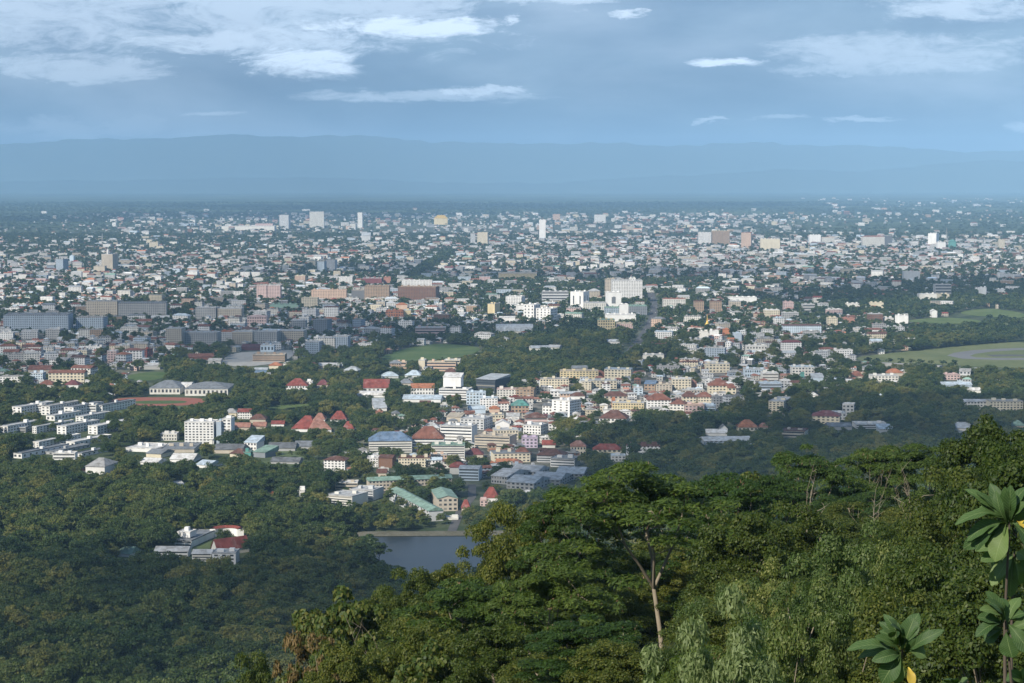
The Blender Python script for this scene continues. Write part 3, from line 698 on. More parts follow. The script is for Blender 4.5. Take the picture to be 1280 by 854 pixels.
L(355, 385, 36, 4, 25, 0, 'green', (f, 'green', 0), 0, 'market_hall', 'long low building with a pale green roof below the twin towers', 'hall')
L(127, 398, 40, 21, 40, -6, 'beige', (f, 'grey', 0), 0, 'hotel', 'left and lighter half of the huge grey-beige hotel', 'hotel', True)
L(178, 399, 59, 20, 40, 7, 'grey', (f, 'slate', 0), 0, 'hotel', 'right and longer half of the huge grey-beige hotel', 'hotel', True)
L(112, 414, 35, 17, 30, -4, 'bluegrey', (f, 'grey', 0), 0, 'apartment_building', 'blue-grey chequered apartment block in front of the huge hotel', 'apartments', True)
L(45, 416, 80, 22, 60, 4, 'bluegrey', (f, 'slate', 0), 0, 'shopping_centre', 'large dark slate-grey complex at the left edge', 'shop', True)
L(66, 424, 18, 12, 30, 0, 'grey', (f, 'lgrey', 0), 0, 'apartment_building', 'grey block below the large slate complex', 'apartments', True)
L(37, 424, 20, 10, 30, 10, 'lgrey', (f, 'lgrey', 0), 0, 'apartment_building', 'pale flat-roofed block at the foot of the slate complex', 'apartments', True)
L(257, 399, 26, 14, 30, -8, 'grey', (f, 'lgrey', 0), 0, 'apartment_building', 'grey apartment row with three bays, left one behind the pink block', 'apartments', True)
L(287, 399, 30, 13, 30, 0, 'beige', (f, 'lgrey', 0), 0, 'apartment_building', 'beige apartment row with ribbed front behind the pink block', 'apartments', True)
L(321, 410, 24, 14, 28, 0, 'pink', (h_, 'pink', 3), (4, 8), 'apartment_building', 'pink block with white trim in front of the twin towers', 'apartments')
for i, (px, by, w, hh, col, lab) in enumerate([
        (217, 433, 20, 22, 'beige', 'tallest beige block at the left of the long grey apartment front'), (250, 432, 44, 16, 'grey', 'long grey ribbed block right of the tallest beige one'),
        (282, 428, 18, 13, 'lgrey', 'pale block with an orange roof in the grey apartment front'), (303, 430, 26, 15, 'beige', 'plain beige block in the middle of the grey apartment front'),
        (332, 432, 29, 17, 'grey', 'grey ribbed block above the maroon shed'), (364, 430, 32, 16, 'beige', 'beige block with a teal-roofed neighbour in the apartment front'),
        (408, 440, 22, 17, 'offwhite', 'off-white curved-front block at the right of the apartment front'), (425, 440, 20, 19, 'bluegrey', 'blue-grey stepped block at the right end of the apartment front'),
        (390, 442, 18, 14, 'bluegrey', 'low blue-grey block left of the off-white curved one')]):
    L(px, by, w, hh, 30, -4, col, (f, 'orange' if i == 2 else 'lgrey', 0), 0, 'apartment_building', lab, 'apartments', True)
L(400, 418, 18, 18, 25, -15, 'slate', (f, 'grey', 0), 0, 'apartment_building', 'dark slate block behind the grey apartment front at its right', 'apartments', True)
L(373, 412, 19, 11, 25, 0, 'grey', (f, 'lgrey', 0), 0, 'apartment_building', 'grey striped block right of the pink trimmed block', 'apartments', True)
L(446, 412, 11, 12, 22, -15, 'bluegrey', (f, 'grey', 0), 0, 'apartment_building', 'lone blue-grey tower block left of the maroon school', 'apartments', True)
L(315, 438, 26, 4, 30, 0, 'maroon', (g_, 'maroon', 4), 0, 'shed', 'maroon roofed shed below the grey apartment front', 'shed')
L(334, 440, 17, 8, 15, 0, 'lblue', (f, 'white', 0), (1, 4), 'apartment_building', 'small white and blue striped block rising above the building site', 'block')
L(336, 452, 40, 8, 30, 0, 'tan', (f, 'beige', 0), ('b', 3), 'construction_frame', 'unfinished concrete frame on the building site', 'building site')
L(252, 450, 30, 4, 25, 12, 'rust', (g_, 'rust', 4), 0, 'house', 'long rusty red roofed house left of the building site', 'house')
L(268, 456, 16, 5, 22, 0, 'grey', (g_, 'grey', 3), 0, 'shed', 'grey metal shed beside the building site', 'shed')
# --- red and white tower flats, beige campus hospital
L(140, 454, 11, 15, 18, 0, 'pink', (f, 'white', 0), (5, 3), 'apartment_building', 'pink block at the left of the red and white flats', 'apartments')
L(151, 457, 14, 14, 18, -20, 'white', (h_, 'orange', 3), (4, 4, 3), 'apartment_building', 'white block with red stripes in front of the red and white flats', 'apartments')
L(166, 453, 24, 15, 18, 0, 'white', (h_, 'rust', 3), (5, 6), 'apartment_building', 'wide white block with red gables at the right of the red and white flats', 'apartments')
L(180, 450, 8, 13, 18, -20, 'red', (f, 'rust', 0), (5, 2, 2), 'apartment_building', 'narrow red block at the far right of the red and white flats', 'apartments')
L(83, 480, 45, 14, 22, 0, 'cream', (g_, 'rust', 3), (4, 10), 'university_building', 'long cream front with rusty roof at the left edge of the campus', 'university')
L(101, 474, 26, 14, 20, -18, 'offwhite', (g_, 'rust', 3), (4, 6, 4), 'university_building', 'off-white wing with rusty roof behind the long cream front', 'university')
L(50, 467, 30, 5, 25, 0, 'beige', (g_, 'rust', 5), 0, 'university_building', 'broad low rusty roof left of the long cream front', 'university')
L(57, 485, 20, 4, 22, 0, 'offwhite', (h_, 'rust', 5), 0, 'house', 'dark red hipped roof below the long cream front', 'house')
L(89, 486, 18, 5, 22, 0, 'white', (h_, 'maroon', 5), 0, 'house', 'maroon hipped roof with white walls below the long cream front', 'house')
L(46, 475, 15, 8, 20, 0, 'lblue', (f, 'lgrey', 0), (3, 5), 'apartment_building', 'pale blue block left of the long cream front', 'apartments')
L(190, 462, 20, 5, 25, 0, 'grey', (g_, 'lgrey', 3), 0, 'shed', 'grey shed at the top of the campus lawn', 'shed')
# --- sports halls
L(206, 493, 38, 8, 60, 0, 'offwhite', (h_, 'slate', 7), (1, 8), 'sports_hall', 'left sports hall with a dark grey spreading roof above the running track', 'sports hall')
L(258, 495, 54, 9, 60, 0, 'offwhite', (h_, 'slate', 6), (1, 10), 'sports_hall', 'right and wider sports hall with a dark grey roof and pale rim', 'sports hall')
L(232, 490, 13, 5, 30, 0, 'white', (c_, 'white', 6), 0, 'hall', 'small white vaulted hall between the two grey sports halls', 'hall')
L(371, 490, 27, 8, 25, 0, 'white', (h_, 'red', 8), (2, 8), 'university_building', 'white faculty building with a bright red hipped roof right of the sports halls', 'university')
L(387, 488, 7, 11, 10, 0, 'white', (f, 'white', 0), (4, 2), 'stair_tower', 'white stair tower at the right end of the red-roofed faculty', 'tower')
L(403, 486, 14, 5, 18, 0, 'beige', (h_, 'maroon', 6), 0, 'house', 'maroon roof in the trees right of the red-roofed faculty', 'house')
L(326, 466, 16, 4, 20, 0, 'blue', (g_, 'silver', 2), 0, 'shed', 'blue tarpaulin-covered shed below the building site', 'shed')
L(344, 461, 16, 4, 20, 0, 'cream', (h_, 'orange', 4), 0, 'house', 'orange roofed house below the unfinished concrete frame', 'house')
L(411, 461, 26, 4, 24, 0, 'beige', (g_, 'lgrey', 3), 0, 'shed', 'long pale roof behind the trees right of the campus road', 'shed')
# --- rows of white dormitories at the left
DORM = [ # px, py, front width, height, length, roof, what
    (21, 519, 13, 10, 62, 'lgrey', 'first white-ended dormitory from the left in the back row'), (57, 519, 12, 11, 62, 'grey', 'second white-ended dormitory from the left in the back row'),
    (86, 520, 13, 11, 58, 'slate', 'third white-ended dormitory from the left in the back row'), (124, 516, 9, 9, 66, 'slate', 'rightmost dormitory of the back row beside the running track'),
    (63, 526, 12, 6, 50, 'lgrey', 'low flat-roofed block in front of the second back-row dormitory'), (99.5, 528, 11, 7, 52, 'lgrey', 'low flat-roofed block in front of the third back-row dormitory'),
    (77, 543, 13, 10, 60, 'lgrey', 'left one of the two middle-row dormitories with white ends'), (116, 543, 13, 10, 66, 'white', 'right one of the two middle-row dormitories with white ends'),
    (5, 543, 11, 10, 56, 'lgrey', 'white-ended dormitory cut off by the left edge of the picture'), (43, 542, 6, 8, 66, 'white', 'narrow white-roofed dormitory between the left edge and the middle row'),
    (45, 560, 8, 7, 70, 'white', 'dormitory with a bright flat roof in the third row'), (88, 558, 12, 5, 64, 'white', 'low white-roofed block at the right of the third row'),
    (22, 573, 12, 6, 74, 'slate', 'dark-roofed long dormitory at the left of the front row'), (60, 568, 15, 3, 60, 'slate', 'dark low roof in the middle of the front dormitory row'), (98, 571, 10, 4, 64, 'slate', 'dark long roof at the right of the front dormitory row')]
for (px, by, w, hh, ln, rc, lab) in DORM:
    L(px, by, w, hh, ln, -24, 'white' if hh > 3 else 'grey', (f, rc, 0), (3, 2, 12) if hh > 6 else (1, 2, 8), 'dormitory', lab, 'dormitory', group='white dormitories on the campus')
L(44, 516, 22, 9, 12, 0, 'white', (f, 'white', 0), ('b', 3), 'dormitory_link', 'white link building between the first and second back-row dormitories', 'dormitory')
L(108, 517, 24, 10, 12, 0, 'white', (f, 'white', 0), ('b', 3), 'dormitory_link', 'white link building between the third and rightmost back-row dormitories', 'dormitory')
L(24, 541, 16, 6, 12, 0, 'grey', (f, 'lgrey', 0), ('b', 2), 'dormitory_link', 'grey link building beside the narrow white-roofed dormitory', 'dormitory')
L(80, 575, 28, 8, 12, 0, 'white', (f, 'white', 0), ('b', 2), 'dormitory_link', 'white building with dark openings in front of the dark dormitory roofs', 'dormitory')
L(101, 539, 14, 2, 16, 0, 'teal', (f, 'teal', 0), 0, 'shelter', 'small teal roofed shelter between the two middle-row dormitories', 'shelter')
L(119, 597, 25, 14, 32, -10, 'white', (h_, 'grey', 6), 0, 'university_hall', 'big blank white hall with a grey hipped roof in front of the dormitories', 'hall')
L(105, 592, 10, 4, 20, 0, 'lgrey', (h_, 'rbrown', 3), 0, 'house', 'small brown-roofed annex left of the big blank white hall', 'house')
# --- the white nine storey block and its low neighbours
L(249, 555, 37, 27, 22, -4, 'white', (f, 'white', 0), (8, 8), 'office_block', 'white nine-storey block with a grid of small windows', 'university', wings=((19.6, 3, 0, 5, 18, 22.5, 'bluegrey', (f, 'white', 0), 0), (27, 7, 0, 9, 18, 24.5, 'white', (f, 'white', 0), (8, 2))))
L(258, 555, 16, 6, 12, -15, 'offwhite', (g_, 'lgrey', 3), 0, 'annex', 'pale porch building at the foot of the white nine-storey block', 'annex')
L(222, 566, 42, 4, 48, 0, 'beige', (f, 'slate', 0), 0, 'hall', 'wide flat dark grey roof left of the white nine-storey block', 'hall')
L(176, 565, 40, 4, 40, -16, 'white', (f, 'white', 0), 0, 'hall', 'broad bright white flat roof in the trees', 'hall')
L(192, 572, 20, 5, 26, -20, 'cream', (g_, 'slate', 3), 0, 'house', 'grey roofed cream house below the broad bright white roof', 'house')
L(186, 581, 22, 3, 22, -14, 'white', (g_, 'white', 3), 0, 'hall', 'white metal gable roof below the grey-roofed cream house', 'hall')
L(211, 551, 20, 8, 16, 0, 'offwhite', (f, 'white', 0), (2, 6), 'annex', 'small off-white two-storey building above the wide dark roof', 'annex')
L(227, 578, 30, 4, 26, -8, 'white', (g_, 'white', 4), 0, 'hall', 'crisp white roofed hall below the wide dark roof', 'hall')
L(253, 585, 17, 4, 24, -24, 'white', (g_, 'lblue', 3), 0, 'hall', 'pale bluish gable roof in front of the white hall', 'hall')
L(285, 567, 36, 5, 28, -4, 'beige', (g_, 'dgrey', 4), 0, 'hall', 'dark grey gable roof right of the pale porch building', 'hall')
L(313, 563, 16, 10, 18, -18, 'white', (m_, 'lblue', 5), (2, 4), 'annex', 'white building with a sloping light blue roof', 'annex')
L(324, 572, 16, 7, 22, -28, 'slate', (m_, 'green', 4), 0, 'annex', 'building with a sloping green roof right of the light blue one', 'annex')
L(309, 572, 9, 6, 14, 0, 'teal', (f, 'green', 0), 0, 'annex', 'small teal block left of the sloping green roof', 'annex')
L(296, 572, 18, 5, 18, -14, 'cream', (h_, 'rbrown', 4), 0, 'house', 'brown hipped roof house left of the small teal block', 'house')
L(352, 564, 34, 4, 26, 0, 'grey', (g_, 'dgrey', 4), 0, 'shed', 'dark long roof right of the sloping green roof', 'shed')
L(380, 562, 24, 4, 26, 0, 'grey', (g_, 'slate', 4), 0, 'shed', 'grey long roof right of the dark long roof', 'shed')
L(356, 580, 36, 3, 20, -6, 'grey', (g_, 'dgrey', 3), 0, 'shed', 'dark roof sunk in the trees below the two long roofs', 'shed')
L(306, 524, 18, 9, 18, 0, 'white', (g_, 'red', 3), (3, 6), 'annex', 'white three-storey building with a crimson roof behind the nine-storey block', 'university')
L(288, 522, 15, 6, 18, 0, 'cream', (h_, 'grey', 4), 0, 'house', 'cream house with a grey hipped roof left of the crimson roofed building', 'house')
L(322, 529, 20, 5, 18, 0, 'beige', (h_, 'rbrown', 5), 0, 'house', 'brown hipped roof right of the crimson roofed building', 'house')
L(300, 538, 24, 4, 18, 0, 'beige', (g_, 'salmon', 4), 0, 'house', 'low salmon roof right of the nine-storey block, left of two', 'house')
L(324, 536, 16, 3, 16, 0, 'beige', (g_, 'salmon', 4), 0, 'house', 'low salmon roof in the trees, right of two', 'house')
L(347, 533, 16, 3, 14, 0, 'white', (g_, 'red', 3), 0, 'house', 'narrow red roof with a white gable end left of the big red pavilions', 'house')
L(379, 540, 30, 4, 38, -10, 'white', (h_, 'red', 12), 0, 'pavilion', 'largest bright red pavilion roof, left one of the big pair', 'pavilion')
L(401, 541, 26, 4, 36, 14, 'white', (h_, 'salmon', 11), 0, 'pavilion', 'salmon-red pavilion roof, right one of the big pair', 'pavilion')
L(399, 527, 14, 3, 20, 0, 'white', (h_, 'salmon', 6), 0, 'pavilion', 'small salmon roof peeping out behind the big pavilions', 'pavilion')
L(423, 527, 20, 3, 24, 0, 'white', (h_, 'red', 8), (1, 4), 'pavilion', 'red pavilion roof with a white vent right of the big pair', 'pavilion')
L(435, 540, 14, 4, 20, 0, 'white', (h_, 'red', 7), 0, 'pavilion', 'small domed red roof right of the big pavilions', 'pavilion')
# --- temple like campus museum and neighbours
L(470, 490, 32, 5, 30, 0, 'white', (g_, 'red', 10), (1, 6), 'museum', 'red roofed hall with white gable arms in the trees', 'museum')
L(462, 488, 8, 7, 8, -20, 'white', (e_, 'white', 4), 0, 'gable_porch', 'small white gabled porch before the red roofed hall', 'porch')
L(464, 497, 34, 3, 24, 0, 'white', (c_, 'white', 4), 0, 'hall', 'white curved canopy in front of the red roofed hall', 'hall')
L(476, 514, 15, 4, 40, 8, 'white', (m_, 'silver', 7), 0, 'hall', 'steep pale metal roof below the white curved canopy', 'hall')
L(474, 521, 9, 6, 8, 0, 'salmon', (f, 'salmon', 0), 0, 'gatehouse', 'small salmon gatehouse at the foot of the steep pale roof', 'gate')
L(528, 494, 29, 9, 20, 0, 'white', (g_, 'orange', 5), (2, 8), 'university_building', 'white building with a vivid orange-red roof', 'university')
L(527, 503, 48, 4, 30, -4, 'white', (g_, 'lblue', 4), 0, 'hall', 'long pale blue-white roofs in front of the vivid orange-red roof', 'hall')
L(567, 500, 37, 13, 26, -10, 'white', (f, 'white', 0), ('b', 4), 'university_building', 'white stepped university block right of the orange-red roof', 'university', wings=((-4, 10, 15, 22, 16, 12, 'white', (m_, 'white', 4), 0),))
L(507, 483, 16, 4, 20, 0, 'beige', (h_, 'slate', 5), 0, 'house', 'grey pyramid roof between the red roofed hall and the orange-red roof', 'house')
L(494, 463, 14, 9, 12, 0, 'tan', (h_, 'slate', 4), (3, 5), 'house', 'dark roofed house with tan walls below the playing field', 'house')
L(501, 461, 14, 8, 12, 0, 'peach', (f, 'cream', 0), ('b', 2), 'house', 'peach balconied villa below the playing field', 'house')
L(488, 473, 20, 3, 22, 8, 'lgrey', (h_, 'lblue', 5), 0, 'hall', 'light blue hipped roof, left one of the pair below the playing field', 'hall')
L(516, 472, 20, 3, 22, -8, 'lgrey', (h_, 'lblue', 6), 0, 'hall', 'light blue hipped roof, right one of the pair below the playing field', 'hall')
L(438, 466, 18, 3, 22, -14, 'grey', (h_, 'silver', 5), 0, 'hall', 'silvery pyramid roof left of the light blue pair', 'hall')
L(417, 460, 22, 3, 22, 0, 'beige', (g_, 'lgrey', 3), 0, 'hall', 'pale long roof left of the silvery pyramid roof', 'hall')
L(547, 464, 46, 11, 18, -4, 'peach', (f, 'cream', 0), ('b', 3), 'school_building', 'long cream and peach school with white parapets right of the field', 'school', wings=((-22, -4, 0, 9, 20, 15, 'cream', (f, 'white', 0), 0), (20, 4, 0, 22, 16, 15, 'cream', (f, 'white', 0), ('b', 3))))
L(563, 470, 14, 5, 14, 0, 'beige', (h_, 'rbrown', 5), 0, 'house', 'brown hipped roof in front of the cream and peach school', 'house')
L(538, 420, 38, 10, 30, 0, 'pink', (f, 'lgrey', 0), ('b', 3), 'school_building', 'maroon-banded pinkish school above the playing field', 'school')
L(607, 491, 24, 17, 46, -24, 'glass', (m_, 'silver', 3), ('b', 5), 'office_block', 'dark glass building with a silvery sloping roof beside the wood', 'office')
# --- hill-foot town in front of the wood
L(418, 591, 27, 16, 16, -12, 'white', (h_, 'rbrown', 3), (5, 6, 4), 'apartment_building', 'white five-storey flats with a brown roof alone at the left of the town', 'apartments')
L(466, 584, 14, 11, 14, 0, 'white', (f, 'white', 0), (4, 4), 'apartment_building', 'white end block left of the brick-brown flats', 'apartments')
L(482, 585, 17, 13, 16, -10, 'brown', (g_, 'rbrown', 2), 0, 'apartment_building', 'brick-brown windowless block between white and cream flats', 'apartments')
L(518, 584, 40, 11, 14, 0, 'cream', (f, 'rbrown', 0), (3, 11), 'apartment_building', 'long cream three-storey block below the blue-roofed flats', 'apartments')
L(488, 566, 54, 15, 22, 4, 'offwhite', (h_, 'blue', 8), ('b', 5), 'apartment_building', 'white balconied flats under a big blue roof', 'apartments')
L(535, 562, 40, 14, 24, 0, 'white', (h_, 'rust', 11), ('b', 4), 'apartment_building', 'white flats under a big rust-brown hipped roof', 'apartments')
L(560, 575, 42, 18, 18, 0, 'offwhite', (f, 'green', 0), ('b', 6), 'apartment_building', 'white terraced flats with green roof gardens beside the rust roof', 'apartments')
L(542, 584, 20, 9, 14, 0, 'white', (g_, 'lblue', 2), (2, 5), 'house', 'white house with light blue roof below the terraced flats', 'house')
L(549, 577, 20, 8, 14, 8, 'peach', (f, 'lgrey', 0), (2, 5), 'shop_row', 'peach shop row right of the long cream block', 'shops')
L(570, 553, 40, 20, 22, -14, 'white', (f, 'lgrey', 0), ('b', 5), 'apartment_building', 'large white flats with a shaded side at the town centre', 'apartments')
L(590, 537, 30, 13, 30, -18, 'lgrey', (f, 'lgrey', 0), (4, 6, 5), 'apartment_building', 'light grey flats behind the large white flats', 'apartments')
L(615, 560, 44, 14, 26, -16, 'beige', (f, 'beige', 0), ('b', 4), 'apartment_building', 'beige flats with brown balcony bands right of the large white flats', 'apartments')
L(633, 550, 30, 12, 20, 6, 'cream', (f, 'lgrey', 0), (3, 8), 'apartment_building', 'cream flats behind the brown-banded beige flats', 'apartments')
L(640, 578, 46, 11, 22, 8, 'cream', (f, 'slate', 0), (3, 9), 'apartment_building', 'yellowish flats with a dark roof below the brown-banded flats', 'apartments')
L(662, 560, 20, 12, 16, 0, 'lilac', (f, 'lilac', 0), (3, 4), 'apartment_building', 'lilac painted block at the edge of the trees', 'apartments')
L(665, 543, 22, 11, 22, -22, 'white', (f, 'lgrey', 0), (3, 6, 5), 'apartment_building', 'crisp white block above the lilac one', 'apartments')
L(586, 601, 25, 15, 20, -8, 'lblue', (g_, 'silver', 2), ('b', 4), 'apartment_building', 'pale blue-grey balconied block with a metal roof', 'apartments')
L(572, 593, 20, 9, 16, 0, 'offwhite', (h_, 'red', 4), 0, 'house', 'red roofed house tucked behind the pale blue-grey block', 'house')
L(593, 573, 22, 5, 16, 0, 'beige', (h_, 'maroon', 5), 0, 'house', 'maroon hipped roof below the brown-banded flats', 'house')
L(632, 578, 13, 5, 12, 0, 'beige', (g_, 'red', 4), 0, 'house', 'bright red gable roof below the yellowish flats', 'house')
L(653, 577, 22, 9, 16, 0, 'lgrey', (h_, 'rust', 6), (2, 5), 'house', 'rust pyramid roof on grey walls below the lilac block', 'house')
L(688, 578, 34, 9, 22, -10, 'lgrey', (h_, 'rbrown', 5), ('b', 3), 'apartment_building', 'grey balconied block with brown roof left of the salmon roofed house', 'apartments')
L(703, 584, 30, 10, 22, -16, 'lgrey', (f, 'slate', 0), ('b', 3), 'apartment_building', 'slate roofed grey flats at the front of the grey cluster', 'apartments')
L(723, 569, 19, 11, 16, 0, 'cream', (h_, 'salmon', 5), (2, 5), 'house', 'salmon roofed villa at the edge of the dark trees', 'house')
L(759, 566, 36, 4, 14, -3, 'cream', (h_, 'red', 5), (1, 6), 'pavilion', 'long low building with a red roof right of the salmon villa', 'pavilion')
L(773, 577, 18, 7, 12, 0, 'lgrey', (f, 'lblue', 0), (2, 4), 'house', 'small grey-blue house in front of the long red roof', 'house')
L(686, 560, 16, 4, 14, 0, 'offwhite', (g_, 'red', 4), 0, 'house', 'red lean roof right of the lilac block', 'house')
for (px, by, w, hh, d, rt, lab) in [(624, 605, 20, 10, 44, -30, 'long ridged grey roof, left one of the slate row houses by the foreground trees'), (655, 598, 34, 9, 30, -22, 'slate roofed row houses second from the left by the foreground trees'),
        (650, 612, 34, 9, 36, -26, 'weathered grey row houses nearest the foreground trees'), (682, 607, 36, 8, 36, -18, 'grey row houses half hidden behind the feathery tree'), (712, 600, 34, 8, 34, -12, 'pale grey row houses farthest right beside the feathery tree')]:
    L(px, by, w, hh, d, rt, 'grey', (g_, 'silver' if 'pale' in lab or 'weath' in lab else 'lgrey', 4), (2, 6, 5), 'row_house', lab, 'row houses')
L(646, 590, 14, 8, 12, 0, 'bluegrey', (f, 'grey', 0), (2, 3), 'house', 'plain blue-grey box house above the slate row houses', 'house')
L(614, 627, 18, 5, 14, 0, 'white', (h_, 'red', 8), 0, 'house', 'deep red hipped roof house right of the green-roofed dormitory', 'house')
L(605, 633, 10, 7, 9, 0, 'pink', (f, 'pink', 0), (2, 2), 'house', 'small pink house left of the deep red hipped roof', 'house')
L(582, 640, 10, 5, 12, 0, 'cream', (h_, 'red', 6), 0, 'house', 'small house with a crimson roof between dormitory and dam', 'house')
L(532, 645, 18, 5, 13, 0, 'white', (h_, 'red', 6), (1, 4), 'house', 'wide crimson roof white house just above the dam trees', 'house')
L(512, 644, 12, 4, 11, 0, 'cream', (e_, 'peach', 4), 0, 'house', 'cream house with an orange-tan gable left of the wide crimson roof', 'house')
L(561, 650, 24, 2, 8, 0, 'offwhite', (f, 'white', 0), 0, 'shelter', 'long low white shed at the end of the lane', 'shed')
L(477, 596, 12, 5, 12, 0, 'beige', (g_, 'rbrown', 3), 0, 'house', 'little brown house behind the green-roofed dormitory', 'house')
L(424, 632, 34, 12, 26, -26, 'offwhite', (f, 'lgrey', 0), ('b', 4), 'apartment_building', 'white balconied flats at the lower left of the town', 'apartments')
L(452, 625, 30, 12, 22, -20, 'lgrey', (f, 'lgrey', 0), ('b', 4), 'apartment_building', 'grey-white flats between the balconied flats and the green-roofed dormitory', 'apartments')
L(433, 612, 28, 8, 14, 0, 'beige', (f, 'white', 0), ('b', 2), 'apartment_building', 'low beige building with white parapets behind the balconied flats', 'apartments')
L(376, 622, 10, 8, 12, 0, 'white', (f, 'white', 0), 0, 'house', 'small white house in the trees left of the balconied flats', 'house')
L(341, 622, 10, 2, 9, 0, 'cream', (h_, 'orange', 3), 0, 'house', 'lone vivid orange roof in the forest', 'house')
L(227, 610, 9, 3, 16, 24, 'white', (m_, 'lgrey', 2), 0, 'shed', 'white shed roof sunk in the forest below the halls', 'shed')
